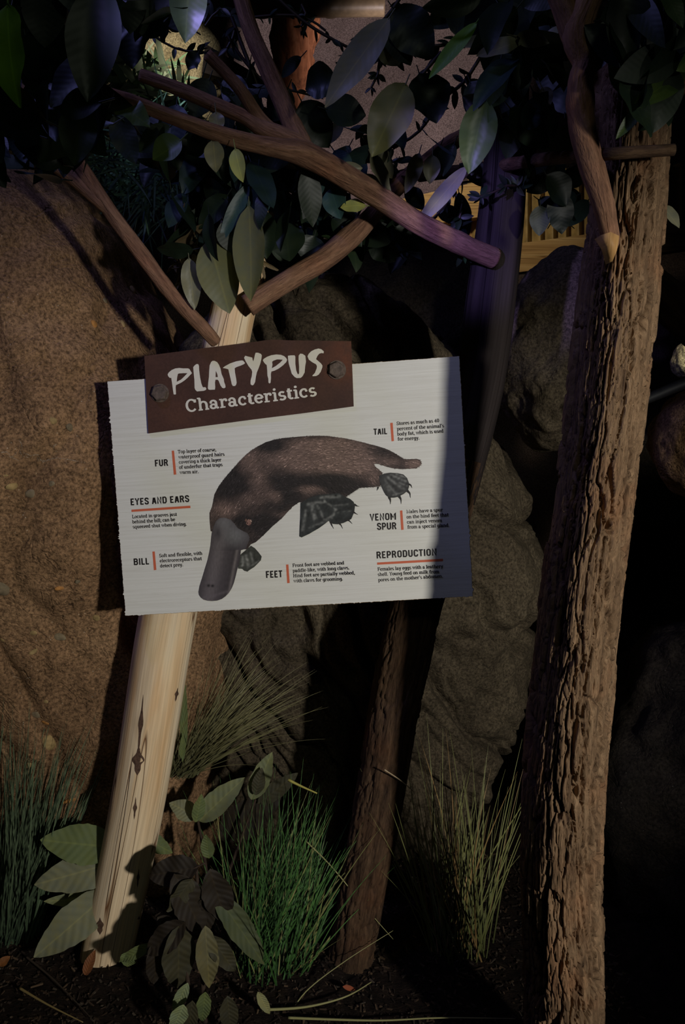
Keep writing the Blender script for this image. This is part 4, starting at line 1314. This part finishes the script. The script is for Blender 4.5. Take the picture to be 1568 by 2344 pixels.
# named leaves: base px, tip px, width px, distance, colour
FL = {'main': [], 'left': [], 'right': [], 'gnarl': []}
A = FL['left'].append
A((18, 8, 24, 234, 104, .92, LIME)); A((232, -40, 206, 240, 118, 1.0, DEEP)); A((100, -60, 104, 110, 96, 1.02, DEEP)); A((70, 70, 100, 200, 90, 1.1, DEEP)); A((350, -60, 330, 80, 120, 1.1, DEEP))
A((434, -70, 424, 96, 80, 1.08, GREEN)); A((160, 90, 250, 170, 80, 1.15, DEEP)); A((60, 190, 150, 300, 90, 1.2, DEEP)); A((10, 220, 40, 320, 90, 1.25, DEEP)); A((140, 215, 260, 270, 84, 1.2, DEEP)); A((300, 30, 300, 150, 84, 1.2, DEEP))
A = FL['main'].append
A((262, 232, 340, 280, 62, 1.62, GREEN)); A((262, 262, 312, 378, 58, 1.6, DEEP)); A((415, 320, 352, 368, 66, 1.64, GREEN)); A((538, 340, 553, 414, 36, 1.68, YEL)); A((488, 320, 494, 392, 44, 1.7, GREY)); A((494, 256, 500, 304, 34, 1.74, GREY)); A((455, 120, 430, 160, 34, 1.8, DEEP))
A((592, 385, 580, 516, 76, 1.84, BLUEG)); A((570, 420, 502, 556, 34, 1.83, BLUEG)); A((702, 382, 718, 520, 56, 1.82, DEEP)); A((715, 395, 735, 445, 40, 1.85, BLUEG)); A((758, 430, 778, 500, 54, 1.88, BLUEG)); A((838, 472, 779, 468, 34, 1.86, YEL)); A((764, 345, 806, 396, 40, 1.84, BLUEG)); A((800, 350, 836, 410, 44, 1.88, BLUEG))
A((892, 40, 742, 242, 74, 1.62, GREY)); A((880, 90, 915, 150, 60, 1.7, GREY)); A((770, 180, 694, 200, 76, 1.75, DEEP)); A((745, 250, 838, 262, 72, 1.72, DEEP)); A((690, 232, 752, 338, 84, 1.78, DEEP)); A((930, 190, 852, 356, 92, 1.68, OLIVE)); A((960, 170, 1000, 282, 96, 1.74, DEEP)); A((900, 20, 990, 130, 92, 1.7, DEEP)); A((890, 60, 940, 150, 64, 1.7, DEEP))
A((1092, 50, 982, 182, 40, 1.6, LIME)); A((1060, 110, 1130, 90, 36, 1.66, GREY)); A((1110, 225, 1072, 398, 80, 1.55, GREEN)); A((1170, 170, 1090, 250, 60, 1.6, GREEN)); A((1070, 380, 950, 520, 36, 1.9, GREY)); A((960, 350, 930, 440, 34, 1.9, GREY)); A((990, 355, 985, 420, 38, 1.9, GREY))
A((660, 200, 620, 280, 60, 1.9, DEEP)); A((480, 180, 440, 270, 64, 1.9, DEEP)); A((520, 170, 560, 260, 60, 1.92, DEEP)); A((690, 130, 640, 175, 30, 1.95, DEEP)); A((1040, 330, 1010, 400, 44, 1.9, DEEP))
A = FL['right'].append
A((478, 548, 524, 716, 92, 1.84, OLIVE)); A((432, 590, 445, 708, 44, 1.86, GREY)); A((570, 470, 580, 692, 78, 1.82, OLIVE)); A((535, 490, 560, 590, 100, 1.84, DEEP)); A((655, 510, 660, 595, 84, 1.92, DEEP)); A((600, 480, 610, 590, 60, 1.9, DEEP)); A((604, 590, 604, 632, 22, 2.2, GREEN)); A((720, 540, 700, 600, 70, 2.0, DEEP)); A((760, 500, 830, 560, 60, 2.02, DEEP))
A((1015, 440, 968, 496, 26, 2.3, DEEP)); A((1000, 470, 1060, 520, 50, 2.3, DEEP)); A((1050, 440, 1070, 560, 44, 2.3, DEEP)); A((1040, 500, 1075, 600, 34, 2.3, BLUEG)); A((905, 520, 970, 570, 60, 2.1, DEEP)); A((850, 540, 905, 600, 60, 2.1, DEEP)); A((930, 430, 970, 480, 40, 2.1, DEEP))
A = FL['gnarl'].append
A((1236, 470, 1234, 540, 46, 1.9, DEEP)); A((1276, 440, 1290, 534, 62, 1.9, DEEP)); A((1250, 400, 1300, 470, 70, 1.88, DEEP)); A((1475, 235, 1410, 320, 28, 1.37, GREEN)); A((1500, 260, 1460, 300, 30, 1.37, DEEP)); A((1515, 470, 1556, 520, 28, 1.5, GREY)); A((1430, -40, 1440, 160, 92, 1.3, DEEP)); A((1400, 20, 1470, 180, 90, 1.32, DEEP)); A((1520, 20, 1490, 190, 80, 1.3, DEEP)); A((1545, 150, 1500, 300, 70, 1.34, DEEP))
A((1200, 90, 1090, 130, 44, 1.5, GREY)); A((1180, 85, 1256, 96, 34, 1.5, GREY)); A((1290, 65, 1240, 85, 24, 1.5, GREY)); A((1240, 200, 1260, 240, 30, 1.6, GREY))

def rand_poly(poly):
    xs = [p[0] for p in poly]; ys = [p[1] for p in poly]
    while True:
        x, y = rl.uniform(min(xs), max(xs)), rl.uniform(min(ys), max(ys))
        if inside(poly, x, y):
            return x, y
def scatter(key, poly, n, size, ys, cols, down=0.86, jit=1.0, wr=(0.38, 0.62)):
    for _ in range(n):
        x, y = rand_poly(poly)
        a = R(90) + rl.gauss(0, jit) if rl.random() < down else rl.uniform(0, 6.28)
        Y = rl.uniform(*ys)
        L = rl.uniform(*size)
        FL[key].append((x - L / 2 * math.cos(a), y - L / 2 * math.sin(a), x + L / 2 * math.cos(a), y + L / 2 * math.sin(a), L * rl.uniform(*wr), Y, rl.choice(cols), True))
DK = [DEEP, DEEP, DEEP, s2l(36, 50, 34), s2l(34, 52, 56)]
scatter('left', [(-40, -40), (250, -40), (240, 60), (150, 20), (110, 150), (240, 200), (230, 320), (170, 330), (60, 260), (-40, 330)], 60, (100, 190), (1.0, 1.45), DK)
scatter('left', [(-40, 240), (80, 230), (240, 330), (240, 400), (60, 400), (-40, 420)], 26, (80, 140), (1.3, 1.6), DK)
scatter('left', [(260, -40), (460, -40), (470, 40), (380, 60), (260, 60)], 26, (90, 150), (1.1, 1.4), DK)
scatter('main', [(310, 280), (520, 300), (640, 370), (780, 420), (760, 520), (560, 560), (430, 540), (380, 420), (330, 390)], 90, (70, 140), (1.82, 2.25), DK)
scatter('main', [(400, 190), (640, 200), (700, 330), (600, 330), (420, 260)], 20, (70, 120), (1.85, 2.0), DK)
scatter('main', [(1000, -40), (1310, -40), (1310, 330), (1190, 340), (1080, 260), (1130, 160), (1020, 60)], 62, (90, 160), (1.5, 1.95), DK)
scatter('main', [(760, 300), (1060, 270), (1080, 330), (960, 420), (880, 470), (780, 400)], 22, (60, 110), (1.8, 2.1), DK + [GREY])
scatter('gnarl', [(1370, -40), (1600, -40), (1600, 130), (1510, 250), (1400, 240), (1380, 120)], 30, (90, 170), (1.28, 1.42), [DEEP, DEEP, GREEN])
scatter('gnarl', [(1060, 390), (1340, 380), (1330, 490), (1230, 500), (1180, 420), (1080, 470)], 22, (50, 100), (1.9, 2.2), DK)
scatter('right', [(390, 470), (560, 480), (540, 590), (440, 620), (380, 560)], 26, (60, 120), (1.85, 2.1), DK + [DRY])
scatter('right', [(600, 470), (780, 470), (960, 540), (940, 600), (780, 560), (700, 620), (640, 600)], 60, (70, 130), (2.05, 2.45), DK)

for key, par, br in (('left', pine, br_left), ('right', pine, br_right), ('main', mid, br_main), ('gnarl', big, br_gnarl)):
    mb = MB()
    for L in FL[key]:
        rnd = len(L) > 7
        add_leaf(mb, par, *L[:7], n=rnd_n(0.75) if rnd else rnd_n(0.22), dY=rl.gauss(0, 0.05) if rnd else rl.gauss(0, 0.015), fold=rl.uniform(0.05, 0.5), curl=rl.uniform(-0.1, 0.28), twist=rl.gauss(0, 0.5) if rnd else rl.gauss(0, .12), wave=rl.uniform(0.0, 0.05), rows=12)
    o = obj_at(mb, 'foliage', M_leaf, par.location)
    o.parent = br
    o.matrix_parent_inverse = Matrix.Translation(par.location).inverted() @ Matrix.Translation(par.location)
    o.location = (0, 0, 0)
    o.matrix_parent_inverse = Matrix.Identity(4)

# thin twigs with small leaves, silhouetted before the pale cave wall
M_twig = mat_flat('twig_bark', s2l(60, 48, 40), 0.85, 0.2, 90, 0.3)
def spray(mb, plist, n, size, spread=1.0, col=DEEP):
    pts, rad = px_path(plist)
    p2, r2 = catmull(pts, rad, 0.02)
    tube(mb, p2, r2, 7, None, mid.location, cap=False, color=s2l(52, 42, 36))
    for _ in range(n):
        i = rl.randrange(len(p2) // 6, len(p2))
        d = (p2[min(i + 1, len(p2) - 1)] - p2[max(i - 1, 0)]).normalized()
        side = Vector((rl.gauss(0, 1), rl.gauss(0, 0.5), rl.gauss(-0.2, 1)))
        dd = (d * 0.6 + side * spread * 0.7).normalized()
        b = p2[i] - mid.location
        L = rl.uniform(*size)
        leaf(mb, b, b + dd * L, L * rl.uniform(0.3, 0.45), rnd_n(0.7), 0.2, 0.15, tuple(q * rl.uniform(.7, 1.3) for q in col), rows=5)
mb = MB()
for pl_, n, sz in (
    ([(620, -20, 7, 2.0), (670, 28, 7, 2.0), (720, 66, 7, 2.0), (780, 100, 6, 2.0), (840, 130, 5, 2.02)], 16, (.02, .035)),
    ([(575, 40, 6, 2.0), (640, 35, 6, 2.0), (700, 40, 5, 2.0), (745, 70, 5, 2.0)], 8, (.018, .03)),
    ([(920, -10, 8, 2.0), (880, 45, 8, 2.0), (830, 90, 7, 2.0), (800, 130, 6, 2.0), (760, 170, 5, 2.0)], 22, (.02, .04)),
    ([(530, 40, 9, 1.95), (560, 120, 9, 1.95), (590, 200, 9, 1.95), (600, 270, 8, 1.95)], 8, (.02, .04)),
    ([(520, 80, 7, 1.95), (560, 140, 7, 1.95), (610, 190, 7, 1.95), (680, 210, 5, 1.95), (740, 225, 4, 1.95)], 10, (.02, .035)),
    ([(1010, 120, 9, 1.95), (960, 180, 8, 1.95), (920, 250, 8, 1.95), (880, 310, 7, 1.95), (820, 350, 6, 1.95)], 24, (.02, .045)),
    ([(1100, 130, 8, 1.9), (1060, 190, 8, 1.9), (1010, 230, 8, 1.9), (960, 300, 7, 1.9), (900, 340, 6, 1.9)], 18, (.02, .045)),
    ([(1180, 30, 9, 1.85), (1100, 70, 9, 1.85), (1030, 100, 8, 1.85), (960, 110, 7, 1.85), (880, 130, 6, 1.85)], 22, (.02, .05)),
    ([(870, 130, 7, 1.95), (865, 170, 6, 1.95), (850, 200, 5, 1.95)], 16, (.015, .03)),
    ([(690, 10, 6, 2.1), (700, 30, 6, 2.1), (690, 60, 5, 2.1)], 8, (.02, .03)),
    ([(470, 60, 6, 2.0), (505, 20, 6, 2.0), (540, 60, 6, 2.0), (520, 110, 6, 2.0)], 22, (.025, .05)),
    ([(1200, 430, 6, 2.0), (1160, 425, 6, 1.93), (1130, 440, 5, 1.93), (1100, 450, 5, 1.93)], 22, (.02, .035)),
    ([(1090, 380, 7, 1.95), (1040, 430, 6, 2.0), (1020, 470, 5, 2.0), (990, 500, 4, 2.0)], 20, (.02, .04)),
    ([(1060, 460, 6, 2.0), (1050, 520, 6, 2.0), (1060, 580, 5, 2.0)], 20, (.025, .045)),
    ([(830, 470, 6, 2.0), (790, 540, 5, 2.0), (740, 545, 5, 1.98)], 10, (.02, .035)),
    ([(300, -20, 5, 1.9), (330, 60, 5, 1.9), (400, 110, 5, 1.9), (470, 120, 5, 1.9)], 20, (.02, .04)),
    ):
    spray(mb, pl_, n, sz)
o = mb.build('twig_foliage', M_leaf, br_main)

# long dry creepers hanging beside the post
mb = MB()
for _ in range(46):
    x, y = rl.uniform(410, 560), rl.uniform(470, 560)
    pts = [P(x + rl.gauss(0, 6) + j * rl.gauss(0, 4), y + j * rl.uniform(12, 22), 1.93 + rl.uniform(-.02, .05)) for j in range(6)]
    p2, r2 = catmull(pts, [0.0016] * 6, 0.01)
    k = rl.uniform(.6, 1.3)
    tube(mb, p2, r2, 5, None, pine.location, color=tuple(q * k for q in DRY), cap=False)
    for j in range(3):
        b = rl.choice(p2) - pine.location
        leaf(mb, b, b + Vector((rl.gauss(0, .02), rl.gauss(0, .01), -rl.uniform(.02, .05))), rl.uniform(.008, .018), rnd_n(), .5, .3, tuple(q * k for q in DRY), wave=.08, rows=6)
o = mb.build('dry_foliage', M_ribleaf, br_right)

# ------------------------------------------------------ hut behind the rocks
def box_px(mb, x0, y0, x1, y1, x2, y2, x3, y3, Y, depth, org, dY=0.0, uvs=1.0):
    q = [P(x0, y0, Y), P(x1, y1, Y + dY), P(x2, y2, Y + dY), P(x3, y3, Y)]
    f = [mb.vert(p - org, uv=(p.z * uvs, p.x * uvs)) for p in q]
    b = [mb.vert(p + Vector((0, depth, 0)) - org, uv=(p.z * uvs, p.x * uvs)) for p in q]
    mb.face(f[::-1]); mb.face(b)
    for i in range(4):
        mb.face((f[i], f[(i + 1) % 4], b[(i + 1) % 4], b[i]))
YH = 4.9
hut = empty('hut', 'timber hut with yellowish boards and corrugated siding, lamplit behind the rocks', 'hut', P(1120, 760, YH))
def hobj(mb, name, mat, label=None):
    o = mb.build(name, mat, hut, False)
    if label: o['label'] = label
    return o
mb = MB(); box_px(mb, 890, 462, 1130, 408, 1130, 492, 890, 528, YH, .1, hut.location); hobj(mb, 'fascia_board', M_plank, 'broad yellow timber board')
mb = MB(); box_px(mb, 950, 530, 1028, 520, 1028, 555, 950, 548, YH - .06, .06, hut.location)
M_rustwood = mat_wood('rusty_wood', s2l(110, 66, 34), s2l(150, 98, 54), s2l(172, 124, 76), s2l(60, 34, 18), 4, 8)
hobj(mb, 'bracket', M_rustwood)
M_pal = mat_wood('panel_boards', s2l(112, 82, 50), s2l(146, 112, 70), s2l(170, 136, 92), s2l(80, 52, 28), 2, 20)
for k in range(7):
    x = 925 + k * 24
    mb = MB(); box_px(mb, x, 500, x + 22, 497, x + 22, 640, x, 640, YH + .12 + 0.02 * (k % 2), .04, hut.location); hobj(mb, 'wall_board', M_pal)
mb = MB(); box_px(mb, 960, 596, 1110, 578, 1110, 650, 960, 640, YH - .02, .1, hut.location); hobj(mb, 'sill_beam', M_plank)
# corrugated siding
M_corr = mat_flat('corrugated_metal', s2l(150, 128, 84), 0.55, 0.4, 14, 0.35, 0.2)
mb = MB()
nc = 400
top, bot = [], []
for i in range(nc + 1):
    px = 1080 + 560 * i / nc
    yy = 0.030 * math.cos((px - 1080) / 30.0 * 6.2832)
    q0, q1 = P(px, 380 - (px - 1200) * 0.05, YH), P(px, 562 - (px - 1200) * 0.10, YH)
    bot.append(mb.vert(q1 + Vector((0, .12 + yy, 0)) - hut.location)); top.append(mb.vert(q0 + Vector((0, .12 + yy, 0)) - hut.location))
for i in range(nc):
    mb.face((bot[i], bot[i + 1], top[i + 1], top[i]))
hobj(mb, 'corrugated_siding', M_corr, 'ribbed metal siding')
mb = MB(); box_px(mb, 1120, 566, 1330, 538, 1330, 604, 1120, 632, YH - .02, .12, hut.location); hobj(mb, 'base_board', M_plank, 'wide tan board under the siding')
mb = MB(); box_px(mb, 1330, 538, 1640, 500, 1640, 560, 1330, 604, YH - .02, .12, hut.location); hobj(mb, 'base_board', M_plank)

# bamboo rail at the top of the cave wall, seen past the twigs
M_bamboo = mat_flat('bamboo', s2l(112, 96, 74), 0.45, 0.4, 30, 0.2)
mb = MB()
pts, rad = px_path([(520, 16, 42, 5.2), (700, 15, 42, 5.2), (880, 13, 42, 5.2)])
p2, r2 = catmull(pts, rad, 0.02)
n_ = len(p2)
tube(mb, p2, r2, 18, lambda th, s, r, i: r * (1.0 + (0.09 if abs((s % 0.42) - 0.2) < 0.022 else 0)))
tag(mb.build('bamboo_pole', M_bamboo), 'bamboo pole lying across the pale cave wall behind the twigs', 'pole')

# sloping weathered plank and dark leaning log
mb = MB()
org = P(520, 160, 4.6)
box_px(mb, 470, 100, 600, 178, 600, 205, 462, 165, 4.6, .08, org, uvs=1)
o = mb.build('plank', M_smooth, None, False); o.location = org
tag(o, 'weathered grey plank sloping behind the upper branches', 'plank')
mb = MB()
pts, rad = px_path([(1470, 640, 90, 2.4), (1540, 700, 92, 2.4), (1640, 790, 95, 2.4)])
p2, r2 = catmull(pts, rad, 0.01)
tube(mb, p2, r2, 40, bark_disp(4.0, .004, .06))
tag(mb.build('leaning_log', M_bark2), 'dark log slanting down behind the thick trunk', 'log')
mb = MB()
pts, rad = px_path([(1440, 930, 22, 2.1), (1500, 905, 24, 2.1), (1560, 880, 26, 2.1), (1640, 850, 26, 2.1)])
p2, r2 = catmull(pts, rad, 0.02)
tube(mb, p2, r2, 12)
tag(mb.build('hose', mat_flat('black_rubber', s2l(24, 24, 28), 0.6, 0.3)), 'thin black hose running above the small reddish rock', 'hose')

# ------------------------------------------------------- plants low down
# hanging fern-like undergrowth lit blue behind the branches
def fern(name, label, cx, cy, Y, n, Lr, cols, spreadx, up=0.3, wr=(.010, .018), seed=1):
    rs = random.Random(seed)
    mb = MB()
    org = P(cx, cy, Y)
    for _ in range(n):
        b = Vector((rs.gauss(0, spreadx), rs.uniform(-.08, .12), rs.gauss(0, spreadx * .5)))
        d = Vector((rs.gauss(0, .8), rs.gauss(-.2, .4), rs.gauss(up, .7)))
        k = rs.uniform(.6, 1.4)
        c = tuple(q * k for q in rs.choice(cols))
        blade(mb, b, d, rs.uniform(*Lr), rs.uniform(.3, .8), rs.uniform(*wr), c, c, 7)
    o = mb.build(name, M_grass)
    o.location = org
    return tag(o, label, 'plant')
fern('hanging_grass', 'blue-green drooping grass tuft behind the slanting branch above the sandstone', 330, 400, 2.75, 330, (.12, .32), [s2l(70, 96, 70), s2l(86, 104, 90), s2l(60, 80, 84)], .10, .1, (.004, .009), 3)
fern('fern', 'brightly lit fern before the glowing pale boulder', 320, 190, 4.3, 90, (.12, .3), [s2l(96, 122, 88), s2l(140, 150, 124)], .10, .4, (.015, .035), 4)
fern('fern', 'small lamplit fern showing between dark leaves under the forked branch', 395, 245, 4.2, 50, (.1, .22), [s2l(96, 122, 88), s2l(150, 156, 130)], .06, .3, (.012, .03), 6)

c0, c1 = s2l(58, 68, 50), s2l(104, 116, 92)
tussock('grass_tussock', 'banded grey-green grass tuft at the foot of the sandstone rock', G(22, 2150) + Vector((0, .03, 0)), 260, .68, (.20, .05, 0), .13, s2l(60, 76, 56), s2l(110, 126, 96), .12, .0042, .07, 36, s2l(34, 44, 36), 2)
tussock('grass_tussock', 'dry arching grass tuft beside the peeled log below the sign', P(420, 1760, 2.22), 230, .44, (.75, 0, 0), .42, s2l(82, 82, 54), s2l(140, 134, 96), .26, .0026, .05, 12, None, 5)
tussock('grass_tussock', 'bright green banded grass tuft between the peeled log and the bark post', G(620, 2185), 300, .47, (.20, .05, 0), .27, s2l(52, 88, 40), s2l(90, 134, 70), .16, .0036, .12, 36, s2l(44, 66, 44), 8, dead=s2l(130, 130, 80))
tussock('grass_tussock', 'yellowish grass tuft between the bark post and the thick trunk', G(1060, 2190) + Vector((0, .05, 0)), 150, .60, (-.05, 0, 0), .20, s2l(82, 88, 48), s2l(136, 136, 84), .10, .0036, .09, 14, None, 13, dead=s2l(150, 120, 76))
# loose stalks
def stalk(label, plist, c, wd=5.5, name='grass_stalk'):
    pts, _ = px_path([(a, b, 1, Y) for a, b, Y in plist])
    p2, r2 = catmull(pts, [wd * .5 * mpp(pts[0].y)] * len(pts), .012)
    n = len(r2)
    r2 = [r * (1 - 0.7 * i / n) for i, r in enumerate(r2)]
    mb = MB()
    tube(mb, p2, r2, 6, None, p2[0], cap=True, color=c)
    o = mb.build(name, M_grass)
    o.location = p2[0]
    return tag(o, label, 'grass')
ST = s2l(150, 146, 96)
def gy(px, py, dh=0.0):
    return G(px, py, dh).y
stalk('long dry stalk lying along the soil in front of the bark post', [(600, 2312, gy(600, 2312, .02)), (700, 2305, gy(700, 2305, .02)), (790, 2282, gy(790, 2282, .03)), (850, 2248, gy(850, 2248, .03))], ST, 8)
stalk('long pale stalk lying flat beside the thick trunk', [(660, 2330, gy(660, 2330, .02)), (860, 2336, gy(860, 2336, .02)), (1010, 2330, gy(1010, 2330, .02)), (1180, 2332, gy(1180, 2332, .03))], ST, 7)
stalk('thin stalk slanting up from the soil across the foot of the bark post', [(655, 2338, 1.78), (700, 2270, 1.85), (790, 2200, 1.9), (900, 2130, 1.95)], ST, 4)
stalk('dry stem lying at the front of the mulch left of the drooping leaves'.replace(' left of', ' beside'), [(45, 2262, gy(45, 2262, .02)), (110, 2300, gy(110, 2300, .02)), (190, 2340, gy(190, 2340, .02))], s2l(150, 130, 84), 7)
stalk('dark twig fallen across the mulch by the peeled log', [(60, 2190, gy(60, 2190, .02)), (120, 2240, gy(120, 2240, .02)), (180, 2300, gy(180, 2300, .02)), (215, 2338, gy(215, 2338, .02))], s2l(70, 60, 52), 6, 'twig')
stalk('thin stalk drooping across the green grass tuft toward the bark post', [(700, 1925, 2.0), (760, 1985, 1.97), (830, 2070, 1.95), (900, 2150, 1.95)], ST, 4)
stalk('short yellow stalk bent over the top of the green grass tuft', [(660, 1785, 1.95), (690, 1800, 1.94), (726, 1816, 1.93)], s2l(170, 160, 80), 8)
stalk('pale curved stalk beside the bark post above the yellowish grass', [(880, 1762, 1.9), (915, 1785, 1.92), (945, 1810, 1.95)], s2l(170, 150, 120), 4)
stalk('curled grass stalk in the shade beyond the thick trunk', [(1490, 2296, 1.85), (1530, 2300, 1.85), (1568, 2320, 1.85), (1600, 2340, 1.85)], ST, 5)

def plant(name, label, org, leaves, stems, mat=M_ribleaf):
    root = empty(name, label, 'plant', org)
    mb = MB()
    for (bx, by, tx, ty, wd, Y, col, n, kw) in leaves:
        b, t_ = P(bx, by, Y), P(tx, ty, Y + kw.get('dY', 0))
        leaf(mb, b - org, t_ - org, wd * mpp(Y), Vector(n), kw.get('fold', .15), kw.get('curl', .12), col, wave=kw.get('wave', .03), rows=18, bite=kw.get('bite', .10), twist=rl.gauss(0, .3))
    obj_at(mb, 'foliage', mat, org, root)
    mb = MB()
    for st in stems:
        pts, rad = px_path(st)
        p2, r2 = catmull(pts, rad, .012)
        tube(mb, p2, r2, 8, None, org)
    if stems:
        obj_at(mb, 'stem', M_twig, org, root)
    return root
PG = s2l(116, 122, 94); PG2 = s2l(124, 126, 106); PD = s2l(62, 60, 48); PB = s2l(44, 38, 33); PGR = s2l(98, 110, 74)
F = (0.35, -1, 0.35)
plant('broadleaf_plant', 'broad ribbed pale leaves growing from behind the foot of the peeled log', G(255, 2160) + Vector((0, .12, 0)),
      [(268, 1940, 92, 1924, 96, 2.03, PGR, (.2, -1, .5), {'dY': -.05}), (290, 1965, 72, 2030, 96, 2.02, PG2, (.3, -1, .5), {'curl': .2, 'dY': -.06}), (270, 2000, 150, 2068, 70, 2.05, PG, (.2, -1, .3), {'dY': -.05}), (262, 2030, 76, 2200, 96, 2.0, PG2, (.3, -1, .25), {'dY': -.09}), (262, 2055, 100, 2062, 40, 2.06, PG, (.1, -1, .8), {'dY': -.05}), (300, 1900, 395, 1955, 50, 2.14, PGR, (.2, -1, .3), {})],
      [[(262, 2165, 12, 2.16), (275, 2060, 10, 2.16), (285, 1960, 8, 2.14)]])
plant('broadleaf_plant', 'pair of pale folded leaves catching light right of the peeled log'.replace('right of', 'beside'), G(470, 2080) + Vector((0, .05, 0)),
      [(455, 1880, 556, 1782, 62, 2.05, PG, (-.1, -1, .5), {'fold': .35}), (452, 1870, 388, 1838, 52, 2.06, PG2, (.2, -1, .6), {}), (448, 1882, 462, 1820, 34, 2.03, PGR, (.4, -1, .1), {}), (575, 1830, 622, 1726, 52, 2.1, PG, (.1, -1, .2), {'fold': .3}), (590, 1840, 680, 1772, 44, 2.12, PD, (.1, -1, .4), {}), (585, 1820, 600, 1760, 34, 2.08, PD, (.3, -1, .3), {}), (478, 1965, 472, 1912, 36, 1.98, PGR, (.2, -1, .2), {}), (500, 1920, 640, 1820, 90, 2.14, PB, (.1, -1, .6), {}), (418, 1745, 424, 1560, 20, 2.12, PGR, (.3, -1, .1), {}), (414, 1735, 420, 1680, 14, 2.1, PGR, (.3, -1, .1), {})],
      [[(480, 2150, 10, 2.0), (478, 2050, 9, 2.02), (466, 1950, 8, 2.04), (452, 1872, 6, 2.05)], [(482, 2120, 10, 2.0), (530, 1980, 8, 2.05), (585, 1830, 6, 2.1)]])
plant('wilting_plant', 'dark wilting plant with drooping brown-green leaves in front of the log foot', G(450, 2300) + Vector((0, .08, 0)),
      [(455, 1985, 336, 2005, 78, 1.80, PB, (.3, -1, .7), {'wave': .06}), (440, 2010, 384, 2090, 60, 1.78, PD, (.8, -1, .2), {'wave': .06, 'dY': -.04}), (400, 2000, 470, 2150, 86, 1.77, PB, (.4, -1, .2), {'wave': .05}), (480, 1990, 520, 2120, 80, 1.79, PB, (.1, -1, .1), {'wave': .05}), (490, 2040, 612, 2215, 66, 1.80, s2l(76, 84, 62), (.4, -1, .5), {'wave': .07, 'fold': .3}),
       (425, 2110, 330, 2190, 70, 1.74, PB, (.2, -1, .5), {'wave': .06}), (410, 2120, 408, 2272, 92, 1.74, PD, (.3, -1, .25), {'wave': .05}), (380, 2130, 350, 2260, 76, 1.76, PB, (.3, -1, .3), {'wave': .05}), (470, 2120, 480, 2270, 60, 1.73, s2l(104, 100, 76), (.2, -1, .2), {'wave': .05}), (480, 2140, 540, 2230, 54, 1.74, PD, (.2, -1, .3), {'wave': .06}),
       (300, 2175, 290, 2215, 46, 1.80, PGR, (.3, -1, .5), {}), (350, 2160, 270, 2205, 30, 1.79, PGR, (.2, -1, .4), {}), (430, 2250, 395, 2320, 34, 1.70, s2l(128, 140, 112), (.2, -1, .3), {}), (470, 2270, 462, 2344, 40, 1.68, PGR, (.2, -1, .2), {}), (420, 2300, 395, 2360, 50, 1.66, s2l(128, 140, 112), (.2, -1, .3), {}), (520, 2280, 530, 2370, 50, 1.68, PD, (.2, -1, .2), {}), (440, 2290, 430, 2380, 44, 1.67, PD, (.2, -1, .2), {}),
       (480, 2050, 440, 2160, 70, 1.79, PB, (.2, -1, .2), {}), (360, 2100, 425, 2150, 50, 1.78, PB, (.3, -1, .3), {}), (590, 2270, 618, 2325, 26, 1.75, s2l(140, 140, 106), (.1, -1, .3), {})],
      [[(470, 2340, 14, 1.76), (462, 2200, 12, 1.78), (455, 2080, 10, 1.79), (450, 1990, 8, 1.8)], [(440, 2340, 12, 1.74), (425, 2200, 10, 1.76), (415, 2110, 8, 1.76)], [(380, 2020, 5, 1.8), (420, 2000, 5, 1.8), (470, 1975, 4, 1.8)]])
# fallen dry leaves on the mulch
for i, (px, py, L, wd, ang, c, lab) in enumerate(((205, 2205, 60, 26, 70, s2l(120, 76, 50), 'fallen rust-brown leaf on the mulch by the foot of the peeled log'), (640, 2157, 34, 20, 20, s2l(170, 96, 76), 'small pinkish fallen leaf under the green grass tuft'), (800, 2262, 40, 12, -30, s2l(150, 80, 56), 'narrow reddish dry leaf on the mulch before the bark post'), (10, 2200, 30, 22, 40, s2l(130, 84, 50), 'orange-brown dry leaf on the soil at the foot of the banded grass'))):
    mb = MB()
    c0_ = G(px, py, .03)
    a = R(ang); h = L * .5 * mpp(c0_.y)
    d = Vector((math.cos(a) * h, .3 * h, math.sin(a) * h))
    leaf(mb, -d, d, wd * mpp(c0_.y), Vector((0, -1, .8)), .3, .2, c, wave=.05)
    o = mb.build('fallen_leaf', M_ribleaf)
    o.location = c0_
    tag(o, lab, 'leaf')

# ------------------------------------------------------------------ groups
GROUPS = {'boulder': 'rocks and boulders around the sign', 'grass_tussock': 'grass tussocks growing on the soil', 'grass_stalk': 'loose grass stalks', 'fallen_leaf': 'fallen dry leaves on the mulch', 'broadleaf_plant': 'broadleaf plants at the foot of the log', 'fern': 'lamplit ferns behind the branches'}
for o in COL.objects:
    g = GROUPS.get(o.name.split('.')[0])
    if g and o.parent is None:
        o['group'] = g
